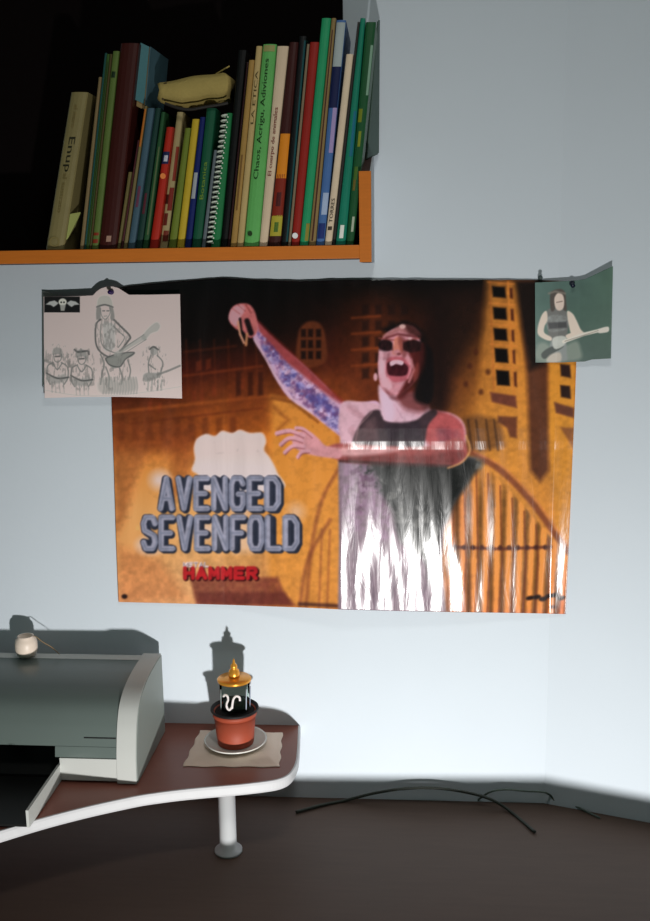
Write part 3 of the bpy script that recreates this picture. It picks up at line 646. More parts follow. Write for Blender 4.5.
def printm(name, rough, bump=0, bscale=20, stretch=(1,1,1), spec=.5, coat=0, crough=.2):
    m = bpy.data.materials.new(name); m.use_nodes = True; n = m.node_tree.nodes; l = m.node_tree.links; b = n['Principled BSDF']
    vc = n.new('ShaderNodeVertexColor'); vc.layer_name = 'Print'; l.new(vc.outputs[0], b.inputs['Base Color'])
    b.inputs['Roughness'].default_value = rough; b.inputs['Specular IOR Level'].default_value = spec
    b.inputs['Coat Weight'].default_value = coat; b.inputs['Coat Roughness'].default_value = crough
    if bump:
        tc = n.new('ShaderNodeTexCoord'); mp = n.new('ShaderNodeMapping'); mp.inputs['Scale'].default_value = stretch
        nz = n.new('ShaderNodeTexNoise'); nz.inputs['Scale'].default_value = bscale; nz.inputs['Detail'].default_value = 3; nz.inputs['Distortion'].default_value = .6
        bp = n.new('ShaderNodeBump'); bp.inputs['Strength'].default_value = bump; bp.inputs['Distance'].default_value = .004
        l.new(tc.outputs['Object'], mp.inputs[0]); l.new(mp.outputs[0], nz.inputs['Vector']); l.new(nz.outputs['Fac'], bp.inputs['Height'])
        l.new(bp.outputs[0], b.inputs['Normal']); l.new(bp.outputs[0], b.inputs['Coat Normal'])
    return m
# brightness of white paper on the wall at height y, used to recover the ink colours
def IL(px, py): return np.interp(py, [33,150,280,400,500,600,780], [.22,.33,.50,.66,.78,.88,1.0])*.95
fx_ = np.array([112,225,341,452,575.]); fy_ = np.array([280,428,441,450,613.])
H_ = np.array([[3,3,5,3,2],[3,4.8,29.6,20.3,2.5],[3,4.6,29.3,20.1,2.3],[3,4,28,19,1.5],[3,3.5,28,19,1.5]])*.001
def pdisp(U, V, px, py):
    jx = np.clip(np.searchsorted(fx_, px)-1, 0, 3); jy = np.clip(np.searchsorted(fy_, py)-1, 0, 3)
    tx = np.clip((px-fx_[jx])/(fx_[jx+1]-fx_[jx]), 0, 1); ty = np.clip((py-fy_[jy])/(fy_[jy+1]-fy_[jy]), 0, 1)
    h = (H_[jy,jx]*(1-tx)+H_[jy,jx+1]*tx)*(1-ty)+(H_[jy+1,jx]*(1-tx)+H_[jy+1,jx+1]*tx)*ty
    r = np.random.RandomState(5); o = 0
    for k in range(14):
        a, b, c, s_ = r.rand()*6, r.uniform(.05,.35), r.uniform(-.05,.05), r.uniform(.00006,.00018)
        o = o + s_*np.sin(px*b+py*c+a)
    return h+o+.001
def mplane(PX, PY, DD, rr, cp):
    t1 = (-DD-cp[1])/rr[:,1]; n = np.array([-math.sin(RA), -math.cos(RA), 0]); o = np.array([COR.x,0,0])+n*.0
    t2 = (np.outer(DD, n)+o-cp)@n
    t2 = ((o-cp)@n + DD)/(rr@n)
    return cp+rr*np.minimum(t1, t2)[:,None]
pm = printm('glossy_poster', .8, bump=.13, bscale=24, stretch=(3.2,1,.6), spec=.05, coat=1, crough=.19)
ptop = [(106,290),(130,286),(160,283),(190,280.5),(222,278),(255,280),(300,281.5),(345,280),(400,279.5),(480,279.5),(540,280),(579,281.5)]
pbot = [(118.5,602),(180,603.5),(232,605),(300,607.5),(341,609.5),(400,611),(452,612),(520,613),(565.5,614)]
plef = [(106,290),(109,340),(111.5,400),(114,470),(116,540),(118.5,602)]
prig = [(579,281.5),(577,340),(575,400),(572,470),(569,540),(565.5,614)]
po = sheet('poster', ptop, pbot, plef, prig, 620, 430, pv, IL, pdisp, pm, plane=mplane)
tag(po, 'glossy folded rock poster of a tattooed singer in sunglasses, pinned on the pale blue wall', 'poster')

# ---- pencil drawing
dv = Canvas(38, 282, 188, 404, 4)
dv.a[:] = np.array([208,192,189])/255.; dv.a *= (.97+.06*dv.noise(20,20,3))[...,None]
g = (104,106,104); gd = (70,72,72)
def L_(pts, w_=1.1, c=g, al=.85, sm=True): dv.line(pts, w_, c, al, .5, sm)
def q4(pts): return [(40+x/4.333, 285+y/4.333) for x, y in pts]
dv.poly(q4([(18,50),(173,50),(173,119),(18,119)]), (14,15,16), 1, .4)
dv.ell(*q4([(98,74)])[0], 4, 3.6, (205,205,195), 1, .5); dv.poly(q4([(86,84),(112,84),(106,112),(90,112)]), (150,150,145), .9, .5)
for s_ in (-1,1):
    dv.poly([(62.6+s_*4,303),(62.6+s_*8,300.5),(62.6+s_*13,301.5),(62.6+s_*17,304.5),(62.6+s_*12,305),(62.6+s_*9,307),(62.6+s_*6,305)], (170,172,170), .9, .5)
dv.ell(61.2,302.3,.9,.9,(14,15,16),1,.3); dv.ell(64,302.3,.9,.9,(14,15,16),1,.3)
dv.poly(q4([(250,95),(248,70),(258,50),(282,44),(304,52),(314,75),(312,95),(280,88)]), (150,150,144), .85, .8, True)   # cap
L_(q4([(246,95),(280,86),(316,96)]), 1.6, gd)
dv.poly(q4([(246,95),(262,98),(264,140),(268,152),(248,150),(242,130)]), (112,112,110), .85, .8, True); dv.poly(q4([(300,95),(316,98),(324,135),(318,156),(304,146),(306,120)]), (112,112,110), .85, .8, True)
L_(q4([(262,100),(266,130),(280,148),(294,140),(304,118),(302,98)]), 1); L_(q4([(272,112),(280,112)]), 1.3, gd); L_(q4([(290,112),(298,112)]), 1.3, gd); L_(q4([(278,135),(290,134)]), 1)
dv.poly(q4([(272,165),(285,158),(300,160),(325,175),(326,215),(322,275),(282,285),(274,230)]), (156,156,154), .8, 1.2, True)
L_(q4([(262,150),(246,165),(240,200),(243,255),(262,290),(300,312),(335,305)]), 1.8, gd); L_(q4([(264,170),(262,215),(268,255),(290,280),(330,296)]), 1.2)
L_(q4([(322,152),(350,180),(390,222),(380,245),(350,285)]), 2, gd); L_(q4([(318,178),(345,205),(366,228),(340,270)]), 1.2)
dv.poly(q4([(284,318),(330,300),(408,292),(398,310),(370,322),(352,350),(318,362),(298,345)]), (122,124,120), .9, 1, True); L_(q4([(284,318),(330,300),(408,292),(370,322),(345,354),(300,345),(284,318)]), 1.2, gd)
dv.line(q4([(330,300),(390,262),(450,228)]), 4.6, (150,150,146), .8, .8); dv.poly(q4([(440,225),(470,185),(505,160),(522,178),(510,200),(480,212),(456,240)]), (140,142,138), .75, 1, True)
L_(q4([(345,285),(450,215)]), .8); L_(q4([(352,305),(460,236)]), .8)
for a in ([(262,300),(278,340),(270,380),(262,430)],[(285,355),(300,400),(296,440)],[(380,325),(392,370),(384,410)],[(345,360),(356,400),(352,430)]): L_(q4(a), 1.5)
for x in range(272, 420, 12): L_(q4([(x,400),(x+6,440),(x+2,470)]), 2, (130,130,128), .5)
dv.poly(q4([(250,420),(300,400),(340,418),(410,400),(420,450),(390,465),(330,470),(260,468)]), (140,140,136), .55, 2, True)
for (cx_, cy_, k) in ((75,300,1.0),(180,310,1.05)):
    dv.poly(q4([(cx_-22*k,cy_),(cx_-16*k,cy_-26*k),(cx_+6,cy_-30*k),(cx_+22*k,cy_-14*k),(cx_+24*k,cy_+16*k),(cx_+8,cy_+2),(cx_-6,cy_+2)]), (128,128,126), .8, 1, True)
    L_(q4([(cx_-16,cy_),(cx_-12,cy_+26),(cx_+2,cy_+34),(cx_+16,cy_+22),(cx_+18,cy_)]), 1.1); L_(q4([(cx_-8,cy_+10),(cx_+10,cy_+9)]), 1.6, gd)
    L_(q4([(cx_-18,cy_+36),(cx_-42,cy_+52),(cx_-44,cy_+100),(cx_-30,cy_+130)]), 1.4); L_(q4([(cx_+18,cy_+36),(cx_+44,cy_+56),(cx_+46,cy_+100),(cx_+30,cy_+130)]), 1.4)
    L_(q4([(cx_-18,cy_+40),(cx_,cy_+66),(cx_+20,cy_+40)]), 1.3)
    dv.poly(q4([(cx_-40,cy_+92),(cx_-6,cy_+96),(cx_+34,cy_+84),(cx_+40,cy_+112),(cx_,cy_+128),(cx_-36,cy_+120)]), (136,136,134), .75, 1.5, True)
    L_(q4([(cx_-46,cy_+82),(cx_,cy_+104),(cx_+48,cy_+100)]), 1.6, gd)
    for dx_ in (-26,-10,8,26): L_(q4([(cx_+dx_,cy_+120),(cx_+dx_+4,cy_+165)]), 1.4, (130,130,128), .5)
L_(q4([(150,280),(165,290),(205,286),(212,300)]), 2, gd)
dv.line(q4([(22,326),(60,345)]), 3, (110,110,108), .7, 1)
dv.ell(*q4([(493,285)])[0], 3.8, 4.8, (140,140,138), .8, .8); L_(q4([(476,278),(492,268),(512,280)]), 1.8, gd)
L_(q4([(480,305),(470,340),(472,380)]), 1.5); L_(q4([(508,305),(532,335),(524,375)]), 1.5); L_(q4([(472,345),(500,365)]), 1.4)
dv.poly(q4([(446,395),(462,380),(500,380),(525,378),(520,400),(480,412),(455,418)]), (130,130,128), .85, 1, True); dv.line(q4([(510,388),(560,370),(606,350)]), 2.2, (110,110,108), .85, .7)
for x in (470,486,512,528): L_(q4([(x,412),(x-3,455)]), 2, (135,135,132), .7)
hn = dv.noise(1.6, 5, 9)
for b_, tx_ in (([(236,150),(330,150),(392,222),(350,300),(400,330),(350,440),(262,440),(250,300)], hn),([(28,270),(120,270),(130,430),(28,430)], hn),([(128,285),(228,285),(236,440),(128,440)], hn),([(446,280),(545,280),(545,440),(446,440)], hn)):
    dv.poly(q4(b_), (112,110,108), .75, 1.5, True, tex=np.clip((tx_-.5)*5, 0, .75))
L_(q4([(20,455),(160,478),(330,478),(470,462),(610,440)]), 1, (150,150,146), .6)
def ddisp(U, V, px, py): return .0165 - .004*V + .0015*np.sin(U*5) + np.where(px < 62, 0, 0)
dm = printm('drawing_paper', .75, bump=.1, bscale=20, spec=.3)
dr = sheet('pencil_drawing', [(43.5,296.5),(60,296.5),(79,296),(93,295.3),(97,291),(101,288.3),(107,286.5),(113,286.5),(118.5,288),(123,291),(129,294.7),(150,294.6),(180,294)],
   [(44.6,398),(80,397),(120,396.8),(150,397.5),(182,398.5)], [(43.5,296.5),(43.8,340),(44.6,398)], [(180,294),(181,345),(182,398.5)], 420, 300, dv, IL, ddisp, dm)
tag(dr, 'pencil drawing of a guitarist and band pinned over the upper left corner of the poster', 'drawing')
bm = bmesh.new()                         # curled-back left margin of the drawing, its greenish shadow painted as grey
prism(bm, [P(42,291,.004), P(60,294.8,.012), P(44.5,298,.0148), P(44.5,380,.012), P(42.3,388,.003)], (0,.0004,0)); o = obj('curled_margin', bm, mat('paper_shade_grey', (150,160,156), .8), dr)

# ---- magazine page with guitarist, wrapping the corner
mv = Canvas(530, 260, 618, 368, 5)
def q5(pts): return [(480+x/4.0625, 260+y/4.0625) for x, y in pts]
mv.stops([(532,[(262,(70,90,86)),(320,(78,100,94)),(366,(88,104,98))]),(575,[(262,(60,78,74)),(320,(64,84,76)),(366,(74,88,84))]),(616,[(262,(66,88,76)),(366,(70,86,80))])])
mv.a *= (.93+.14*mv.noise(14,14,4))[...,None]
mn = mv.noise(4,4,8)
sk = (186,172,160)
mv.poly(q5([(232,350),(262,335),(300,360),(340,350),(390,330),(408,360),(400,405),(240,412)]), (132,138,128), .6, 2, True)
mv.poly(q5([(272,210),(300,196),(340,200),(352,215),(360,260),(352,310),(345,330),(290,330),(276,290)]), (92,92,90), 1, .9, True); mv.poly(q5([(276,230),(350,230),(350,280),(280,290)]), (140,146,146), .7, 1, True, tex=mn)
mv.poly(q5([(276,255),(352,250),(354,275),(280,280)]), (50,50,52), .8, 1)
mv.poly(q5([(270,208),(252,222),(236,268),(236,302),(262,322),(288,328),(290,314),(262,296),(262,270),(274,244)]), sk, 1, .8, True)
mv.poly(q5([(354,210),(376,218),(392,245),(408,280),(424,300),(400,314),(374,306),(362,270)]), sk, 1, .8, True); mv.poly(q5([(350,305),(390,292),(400,308),(360,322)]), sk, 1, .7, True)
mv.poly(q5([(285,140),(302,122),(330,118),(346,134),(350,170),(352,205),(338,200),(330,160),(310,150),(304,200),(288,204)]), (66,60,56), 1, .8, True)
mv.poly(q5([(304,150),(318,134),(336,142),(342,168),(338,196),(322,206),(308,196),(302,172)]), (176,160,150), 1, .7, True); mv.line(q5([(312,172),(334,168)]), 1, (96,80,74), .8, .5)
mv.line(q5([(280,136),(305,128),(345,136)]), 2, (110,104,96), .7, .8)
mv.poly(q5([(290,330),(345,326),(352,375),(350,408),(280,408),(284,370)]), (120,124,124), .9, 1, True); mv.poly(q5([(250,380),(290,352),(340,350),(300,378),(262,402)]), (54,60,58), .9, .8, True); mv.poly(q5([(284,386),(325,376),(326,412),(272,414)]), (184,170,156), .7, 1.2, True)
mv.poly(q5([(296,318),(330,308),(352,318),(340,348),(310,362),(296,350)]), (168,170,164), .9, .8, True); mv.line(q5([(340,332),(420,302),(486,286)]), 3.2, (188,182,172), 1, .6); mv.poly(q5([(478,284),(500,274),(522,272),(522,290),(500,296),(482,296)]), (180,174,166), 1, .6, True)
mv.line(q5([(345,330),(480,287)]), .8, (100,92,84), .7, .4)
bendx = 566.0
mg = sheet('magazine_picture', [(535,282.5),(555,281.5),(575,280.5),(585,279),(598,273),(613,266)], [(535.5,362.5),(560,362.5),(585,361.5),(592,359.5),(611,358.5)], [(535,282.5),(535.2,320),(535.5,362.5)], [(613,266),(612,310),(611,358.5)],
   200, 180, mv, IL, lambda U,V,px,py: .009+.004*np.clip((px-580)/30,0,1)+.0015*np.sin(V*4), printm('magazine_print', .4, bump=.1, bscale=15), plane=mplane)
tag(mg, 'grey-green magazine picture of a guitarist pinned across the upper right corner of the poster', 'picture')

# ---- pins
def pin(c, d, r, m, label, tilt=(0,0)):
    p = P(c[0], c[1], d); root = thing('push_pin', label, 'push pin', tuple(p), 'push pins in the wall')
    bm = bmesh.new(); prof = [(0,0),(r,0),(r,.002),(r*.62,.0035),(r*.55,.008),(r*.8,.0095),(r*.8,.011),(0,.0115)]
    lathe(bm, prof, (0,0,0), 16)
    Mx = Matrix.Translation(p) @ Matrix.Rotation(math.radians(90+tilt[0]), 4, 'X') @ Matrix.Rotation(math.radians(tilt[1]), 4, 'Y'); bm.transform(Mx); obj('pin_head', bm, m, root, True)
    bm = bmesh.new(); tube(bm, [p+Vector((0,-.0002,0)), p+Vector((0,d+.004,0))], .0005, 6); o = obj('needle', bm, mat('steel', (190,190,195), .3, 1), root)
pin((111.5,292), .0185, .0042, mat('purple_plastic', (52,30,92), .35), 'purple push pin holding the pencil drawing')
pin((572,283), .0145, .0042, mat('navy_plastic', (16,24,48), .35), 'navy push pin holding the magazine picture', (22,0))
pin((540,277.5), .004, .0035, mat('grey_plastic', (70,84,84), .5), 'small grey-green pin just above the poster beside the magazine picture')

# ------------------------------------------------------------------ raised desk platform
brown = mat('brown_laminate', (122,74,62), .38, noise=.1, nscale=10, stretch=(1,6,1), lvl=1.25, spec=.4)
trimm = mat('silver_trim', (196,196,198), .35, metal=.0, noise=.04, nscale=60)
TH = .0165
front = [(298.5,727),(298,745),(296.5,760),(293,769),(287,775.5),(277,779.5),(262,782),(240,784.5),(223,786),(200,788),(180,790),(160,792.5),(140,795.5),(118,800),(95,805),(70,811),(40,819),(0,831),(-60,850)]
fp = [G(x, y, DESK) for x, y in front]; fp[0].y = -.001; fp[0].x = G(298.5,727,DESK).x
fps = crom([(p.x,p.y,p.z) for p in fp], 4)
desk = thing('raised_desk_shelf', 'brown raised desk platform with rounded silver edge, carrying the printer and flowerpot', 'desk', (-.3, -.1, LOW))
inner = [Vector((min(p[0], fp[0].x)-.0015, p[1]+.003 if p[1] < -.004 else p[1], DESK)) for p in fps]
poly = [(p[0]-.001, p[1]+.001, DESK) for p in fps] + [(-1.55, fps[-1][1]-.15, DESK), (-1.55, -.001, DESK)]
bm = bmesh.new(); prism(bm, [(p[0],p[1],DESK-TH) for p in poly], (0,0,TH)); obj('desktop', bm, brown, desk)
bm = bmesh.new(); ring = []                # edge banding
N = len(fps)
for i, p in enumerate(fps):
    a = Vector(fps[max(i-1,0)]); b = Vector(fps[min(i+1,N-1)]); t = (b-a).normalized(); nrm = Vector((t.y,-t.x,0))
    if nrm.dot(Vector((1,-1,0))) < 0: nrm = -nrm
    q = Vector(p); rr_ = []
    for s_, z_ in ((-.001,0.0006),(.0016,.0004),(.003,-.003),(.003,-TH+.003),(.0016,-TH-.0004),(-.001,-TH-.0006)): v = q+nrm*s_; rr_.append(bm.verts.new((v.x, min(v.y,-.0012), DESK+z_)))
    ring.append(rr_)
for x, y in zip(ring, ring[1:]):
    for k in range(5): bm.faces.new((x[k],x[k+1],y[k+1],y[k]))
    bm.faces.new((x[5],x[0],y[0],y[5]))
bm.faces.new(ring[0]); bm.faces.new(ring[-1][::-1]); o = obj('edge_trim', bm, trimm, desk, False); o['label'] = 'silver edge trim'
lp = G(223, 792, DESK-TH); 
for x_ in (lp.x, lp.x-.62):
    bm = bmesh.new(); lathe(bm, [(.0,0),(.022,0),(.022,.004),(.0135,.006),(.0135,DESK-TH-LOW-.0005),(0,DESK-TH-LOW-.0005)], (x_, lp.y+.028 if x_==lp.x else -.2, LOW+.0005), 24)
    o = obj('leg', bm, mat('white_metal', (200,202,204), .35), desk, True)
bm = bmesh.new(); 
# lower worktop
wt = mat('worn_brown_wood', (84,66,56), .6, noise=.15, nscale=14, stretch=(1,8,1), lvl=1.0)
LD = .40
edge_r = Vector((ex, ey, 0)); cornR = (COR.x, 0)
pts = [(-1.6,-.001,LOW-.022),(COR.x-.002,-.001,LOW-.022),(COR.x-.001+.55*math.cos(RA),-.002-.55*math.sin(RA),LOW-.022),(COR.x+.42,-.55,LOW-.022),(-.1,-LD,LOW-.022),(-1.6,-LD-.25,LOW-.022)]
lw = thing('worktop', 'long low brown worktop along the wall beneath the raised desk platform', 'worktop', (0,-.2,0))
bm = bmesh.new(); prism(bm, pts, (0,0,.022)); obj('top', bm, wt, lw)
for (x_, y_) in ((-1.5,-.1),(-1.5,-.55),(.62,-.3),(-.1,-.33),(-.1,-.05)):
    bm = bmesh.new(); box(bm, (x_-.02,y_-.02,.0005), (x_+.02,y_+.02,LOW-.022), .002); obj('leg', bm, wt, lw)
# cables
cm = mat('dark_green_cable', (44,50,42), .5)
def cable(label, pts, r, m=cm):
    q = crom([tuple(p) for p in pts], 8); q = [(a, min(b, -r-.002), c) for a, b, c in q]; bm = bmesh.new(); tube(bm, q, r, 8); o = obj('cable', bm, m, None, True); tag(o, label, 'cable', 'cables on the low worktop')
z1 = LOW+.0035
def gz(px, py): p = G(px, py, z1); return (p.x, p.y, p.z)
def wz(px, py, d): p = P(px, py, d); return (p.x, p.y, p.z)
cable('dark cable arching along the wall on the low worktop', [gz(296,812),gz(322,805),gz(345,800.5),wz(375,793,.02),wz(405,788.5,.022),wz(435,788,.022),wz(465,792,.022),wz(490,799,.028),gz(510,811),gz(535,832)], .0026)
cable('thin cable lying loose in the right corner of the low worktop', [gz(478,800),wz(490,792,.02),wz(505,789.5,.02),wz(525,791,.02),wz(545,792.5,.02),gz(556,799),gz(575,806),gz(600,818)], .0017, mat('grey_cable', (70,84,74), .5))

# ------------------------------------------------------------------ printer
Bk = G(161, 731, DESK+.001); Fr = G(137, 784, DESK+.001)
Lf = G(60, 784, DESK+.001); l_ = (Lf-Fr); l_.z = 0; l_.normalize(); e0 = (Fr-Bk).normalized(); print('printer angles', l_, e0)
ang = .5*(math.atan2(l_.y, -l_.x)) + .5*math.atan2(e0.x, -e0.y)*-1
ang = math.atan2(l_.y, -l_.x)*.6 + math.atan2(e0.x, -e0.y)*-.4 if False else math.atan2(l_.y, -l_.x)
ang = .5*(ang + math.atan2(e0.x, -e0.y))
e_ = Vector((math.sin(ang), -math.cos(ang), 0)); l_ = Vector((-math.cos(ang), -math.sin(ang), 0)); PD = (Fr-Bk).length; Bk = Fr - e_*PD
def LP(a, s_, z): return Bk + e_*a + l_*s_ + Vector((0,0,z))
def SP(px, py, s_=0):                     # (depth, height) on a side plane of the printer
    o = Bk + l_*s_; r = ray(px, py); t = (o-CAM).dot(l_)/r.dot(l_); q = CAM+r*t-Bk; return (q.dot(e_), q.z)
def FP(px, py, a):                        # (sideways, height) on a front plane of the printer
    o = Bk + e_*a; r = ray(px, py); t = (o-CAM).dot(e_)/r.dot(e_); q = CAM+r*t-Bk; return (q.dot(l_), q.z)
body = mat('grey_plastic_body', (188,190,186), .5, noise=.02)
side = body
coverm = mat('smoky_green_cover', (96,107,103), .28, noise=.08, nscale=6)
blackp = mat('recess_black', (14,14,14), .5)
prn = thing('printer', 'grey inkjet printer with a curved smoky front cover on the raised desk platform', 'printer', tuple(LP(PD/2, .2, 0)))
prof = crom([SP(x, y) for (x, y) in [(158.5,657.5),(150,672),(143,688),(138.5,705),(136.5,724),(135.8,745),(135.8,762),(136.6,784)]], 8)
ZT = prof[0][1]; WD = .42
def sweep(pf, s0, s1, name, m, parent=prn, bev=0, lab=None):
    bm = bmesh.new(); prism(bm, [LP(a, s0, z) for a, z in pf], l_*(s1-s0))
    if bev: bmesh.ops.bevel(bm, geom=[e for e in bm.edges if e.calc_face_angle(0) > .6], offset=bev, segments=2, affect='EDGES')
    o = obj(name, bm, m, parent)
    if lab: o['label'] = lab
    return o
z761 = FP(119, 760, PD)[1]; z745 = FP(60, 748, PD)[1]; sO = FP(60, 770, PD)[0]; sC = FP(54, 752, PD)[0]; z741 = FP(100, 741, PD)[1]
CH = .030
full = [(0,ZT)] + prof + [(PD-.004, 0), (0, 0)]
sweep(full, 0, CH, 'side_cheek', body, bev=.0012)
sweep([(.002,ZT-.002)] + [(q[0]-.002, q[1]-.001) for q in prof[1:-1]] + [(PD-.006,.001),(.002,.001)], -.0012, -.0001, 'side_shade_plate', mat('shaded_side_plastic', (140,148,143), .5), lab='flat side with shade put into its darker grey')  # extra plate, greyed to paint the shade on the printer's side
sweep(full, WD-CH, WD, 'side_cheek', body, bev=.0012)
def clipz(pf, z0, z1): return [q for q in pf if z0 <= q[1] <= z1]
fa = lambda z: float(np.interp(z, [q[1] for q in prof][::-1], [q[0] for q in prof][::-1]))
ins = .003
up = [(q[0]-.0028, q[1]-.0018) for q in prof if q[1] > z745+.002 and q[0] > prof[0][0]+.006]; up.append((fa(z745)-ins, z745))
sweep([(.004,ZT-.002), (up[0][0]-.002, ZT-.0025), (up[0][0]-.002, ZT-.012), (.004, ZT-.012)], CH, WD-CH, 'top_rail', body)
sweep([(.02, ZT-.0125), (up[0][0]-.001, ZT-.0125)] + up + [(.02, z745)], CH, WD-CH, 'front_cover', coverm, lab='smoky grey-green curved cover')
dn = [(fa(z)-ins, z) for z in np.linspace(z745-.0004, z761+.0006, 6)]
sweep([(.10, z745-.0004)] + dn + [(.10, z761+.0006)], CH, sC, 'lower_flap', coverm, lab='lower flap of the smoky cover')
sweep([(.02, z761), (PD-.001, z761), (PD-.001, .003), (.02, .0005)], CH, sO, 'front_base', body)
sweep([(.02, .03), (PD-.05, .03), (PD-.01, .006), (PD-.01, .0005), (.02, .0005)], sO, WD-CH, 'tray_slot', blackp, lab='paper slot with its shadow painted black')  # black stands in for the shadow inside the paper opening
sweep([(.02, z745-.001), (.06, z745-.001), (.06, .03), (.02, .03)], sC, WD-CH, 'slot_back', blackp)
sl0 = FP(119, 741, PD)[0]; sl1 = FP(82, 741, PD)[0]
sweep([(fa(z741)-ins-.001, z741+.0008), (fa(z741)-ins+.0006, z741+.0008), (fa(z741)-ins+.0006, z741-.0008), (fa(z741)-ins-.001, z741-.0008)], CH+.002, sl1, 'finger_slot', blackp)
# output tray reaching forward
TL_ = .13
sweep([(PD-.03, .026), (PD+.005, .028), (PD+TL_, .027), (PD+TL_, .0008), (PD-.009, .0008)], sO, sO+.004, 'tray_wall', body)
sweep([(PD-.005, .0045), (PD+TL_, .0045), (PD+TL_, .0015), (PD-.005, .0015)], sO+.004, WD-.06, 'output_tray', blackp, lab='output tray with its shadow painted black')  # black floor paints the shade lying in the tray
# small cream pot on the printer
q = FP(27, 655.5, .020); tb = LP(.020, q[0], ZT+.0006)
tub = thing('small_pot', 'small cream rounded pot with a thin string, standing on the printer at the left edge', 'pot', tuple(tb))
creamm = mat('cream_ceramic', (240,222,205), .4)
bm = bmesh.new(); lathe(bm, [(0,0),(.013,0),(.0165,.004),(.0185,.012),(.0185,.022),(.017,.029),(.013,.033),(.0135,.035),(.0115,.035),(.0110,.030),(0,.028)], tb, 32); obj('pot_body', bm, creamm, tub, True)
bm = bmesh.new(); tube(bm, crom([tb+Vector((.011,0,.034)), tb+Vector((.018,-.003,.035)), tb+Vector((.030,-.004,.026)), tb+Vector((.044,-.002,.016)), tb+Vector((.056,0,.003))], 6), .0007, 6); obj('string', bm, mat('tan_string', (150,120,80), .8), tub)

# ------------------------------------------------------------------ flowerpot
pc = G(236, 748, DESK); dpt = -pc.y
def rpx(n): return n*(D-dpt)/F*1.035
# napkin
npm = mat('cream_paper_napkin', (245,222,205), .85, bump=.4, bscale=60, noise=.05, nscale=30)
na, nb_, nc, nd = G(200,731,DESK), G(282.5,733.5,DESK), G(279.5,767.5,DESK), G(183,767,DESK)
def sm_(u, v):
    t = min(1, (1-v)/.24, v/.1, u/.14, (1-u)/.14); t = t*t*(3-2*t)
    return t*(1+.0*u) + (0.10*math.sin(u*26)*math.sin(v*9) if 0 < t < .98 else 0)*4*t*(1-t)
bm = bmesh.new(); NN = 44; gv = []
for lay in (1, 0):
    gg = []
    for j in range(NN+1):
        for i in range(NN+1):
            u, v = i/NN, j/NN; p = na.lerp(nb_, u).lerp(nd.lerp(nc, u), v)
            ed = max(0, 1-min(u,1-u,v,1-v)*9)
            far = math.hypot(p.x-pc.x, p.y-pc.y)
            lift = ed*(.0012+.0011*math.sin(u*17+v*5)*math.cos(v*11)) * (1 if far > .05 else 0)
            p = Vector((p.x+.0012*math.sin(v*19)*(ed), min(-.0015, p.y+.0014*math.sin(u*21)*ed), DESK+.0004+lay*(.0008+.0056*sm_(u,v))))
            gg.append(bm.verts.new(p))
    gv.append(gg)
W1 = NN+1
for j in range(NN):
    for i in range(NN):
        k = j*W1+i
        for gg in gv: bm.faces.new((gg[k],gg[k+1],gg[k+W1+1],gg[k+W1]))
bd = [i for i in range(NN)]+[NN+j*W1 for j in range(NN)]+[NN*W1+NN-i for i in range(NN)]+[(NN-j)*W1 for j in range(NN)]
for a, b in zip(bd, bd[1:]+bd[:1]): bm.faces.new((gv[0][a],gv[0][b],gv[1][b],gv[1][a]))
tag(obj('paper_napkin', bm, npm, None, True), 'cream folded paper napkin lying flat under the white saucer', 'napkin')
Z0 = DESK+.0071
rs = rpx(33)
print('pot depth', dpt, 'saucer r', rs)
bm = bmesh.new(); sy = min(pc.y, -(rs+.003))
lathe(bm, [(0,0),(rs*.62,0),(rs*.66,.001),(rs*.95,.007),(rs,.0095),(rs*.985,.0105),(rs*.93,.009),(rs*.64,.0030),(0,.0030)], (pc.x, sy, Z0), 48)
tag(obj('saucer', bm, mat('white_ceramic', (222,222,214), .25, coat=.3), None, True), 'small white saucer under the terracotta flowerpot', 'saucer')
ZP = Z0+.0036
zrim = P(236, 707, dpt).z; PH = zrim-ZP; rt, rb = rpx(24.5), rpx(18.5)
pot = thing('flowerpot', 'small terracotta flowerpot filled with dark soil, standing on the white saucer', 'flowerpot', (pc.x, sy, ZP))
terr = mat('terracotta', (160,70,46), .6, noise=.08, nscale=60)
cP = (pc.x, sy, ZP)
bm = bmesh.new(); lathe(bm, [(0,0),(rb,0),(rb+.0008,.002),(rb+(rt*.93-rb)*.8,PH*.80),(rt*.86,PH*.79),(rb-.004,.004),(0,.004)], cP, 48); obj('pot_body', bm, terr, pot, True)
bm = bmesh.new(); lathe(bm, [(rt*.86,PH*.795),(rt*.935,PH*.80),(rt*.94,PH*.93),(rt*.86,PH*.93),(rt*.86,PH*.795)], cP, 48); obj('pot_rim', bm, terr, pot, True)
bm = bmesh.new(); lathe(bm, [(rt*.895,PH*.935),(rt*1.0,PH*.935),(rt*1.03,PH*.965),(rt*1.02,PH),(rt*.97,PH),(rt*.93,PH*.96),(rt*.895,PH*.935)], cP, 48); o = obj('liner', bm, mat('black_liner', (14,13,16), .6), pot, True); o['label'] = 'thin black inner rim'
bm = bmesh.new(); lathe(bm, [(rt*.855,PH*.80),(rt*.855,PH*.90),(rt*.5,PH*.93),(0,PH*.935),(0,PH*.80)], cP, 32); obj('soil', bm, mat('dark_soil', (26,20,20), .95, noise=.4, nscale=200, bump=1, bscale=300), pot)
ZJ = ZP+PH*.94+.0006
zl = P(236.5, 680.8, dpt).z; JH = zl-ZJ; rj = rpx(15.5)
jar = thing('lidded_glass_jar', 'clear glass jar with white swirls and a golden pagoda-shaped lid, standing in the flowerpot', 'jar', (pc.x, sy, ZJ))
cJ = (pc.x+.001, sy, ZJ)
glass = mat('clear_glass', (225,238,232), .03, trans=1, ior=1.02)
bm = bmesh.new(); lathe(bm, [(0,0),(rj*.93,0),(rj,.002),(rj,JH),(rj-.0014,JH),(rj-.0014,.003),(0,.0028)], cJ, 40); obj('glass_body', bm, glass, jar, True)
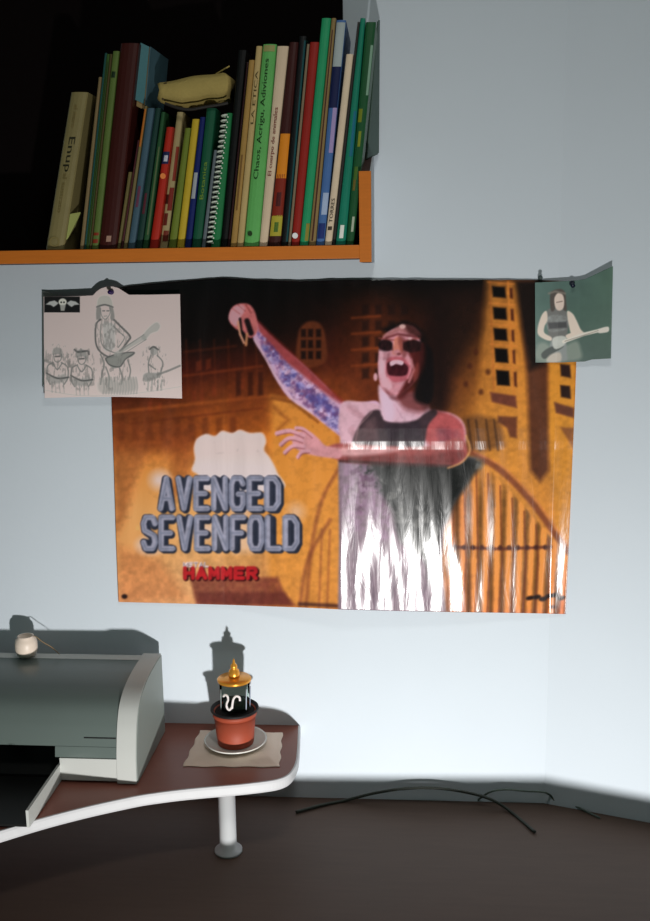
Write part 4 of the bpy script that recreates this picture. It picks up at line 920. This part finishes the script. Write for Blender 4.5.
bm = bmesh.new(); lathe(bm, [(0,.0032),(rj*.80,.0032),(rj*.82,JH*.25),(rj*.5,JH*.32),(0,JH*.33)], cJ, 24); o = obj('filling', bm, mat('dark_green_filling', (44,52,44), .8, noise=.4, nscale=120), jar, True)
gold = mat('gold_metal', (246,168,62), .3, metal=.6)
zz = lambda py: P(236, py, dpt).z - ZJ
rl = rpx(17.5)
bm = bmesh.new(); lathe(bm, [(0,JH+.0003),(rl*.9,JH+.0003),(rl,JH+.0008),(rl*1.02,JH+.0035),(rl*.96,JH+.0055),(rl*.6,zz(677.6)),(rl*.32,zz(676)),(0,zz(675.6))], cJ, 40); o = obj('lid', bm, gold, jar, True)
bm = bmesh.new(); lathe(bm, [(0,zz(676.3)),(rpx(5.8),zz(676)),(rpx(6.0),zz(674.5)),(rpx(5.2),zz(669.8)),(rpx(3),zz(668.6)),(rpx(3.4),zz(667.8)),(rpx(3.8),zz(666.2)),(rpx(3),zz(664.6)),(rpx(1.6),zz(663.4)),(rpx(1.2),zz(660.5)),(0,zz(658))], cJ, 28); obj('knob', bm, gold, jar, True)
white = mat('white_enamel', (232,226,222), .4)
def jpt(px, py):
    x = P(px, py, dpt).x - cJ[0]; z = zz(py); y = -math.sqrt(max(0, (rj+.0006)**2 - x*x)); return (cJ[0]+x, cJ[1]+y, cJ[2]+z)
for pts in ([(225.5,691.5),(227.5,689.3),(230,690.5),(230.5,694),(229,698),(229.5,702),(232,703.5),(234,701)], [(234.5,702),(235,697),(236,692.5),(238.5,690),(241.5,691.5),(242,695)]):
    bm = bmesh.new(); tube(bm, crom([jpt(*p) for p in pts], 6), .0019, 8); obj('swirl', bm, white, jar, True)
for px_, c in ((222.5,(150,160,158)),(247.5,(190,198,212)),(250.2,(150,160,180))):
    bm = bmesh.new(); tube(bm, [jpt(px_, 686), jpt(px_, 695), jpt(px_, 706)], .0008, 6); obj('stripe', bm, mat('painted_highlight', c, .3), jar, True)  # painted highlights on the glass, built as pale tubes
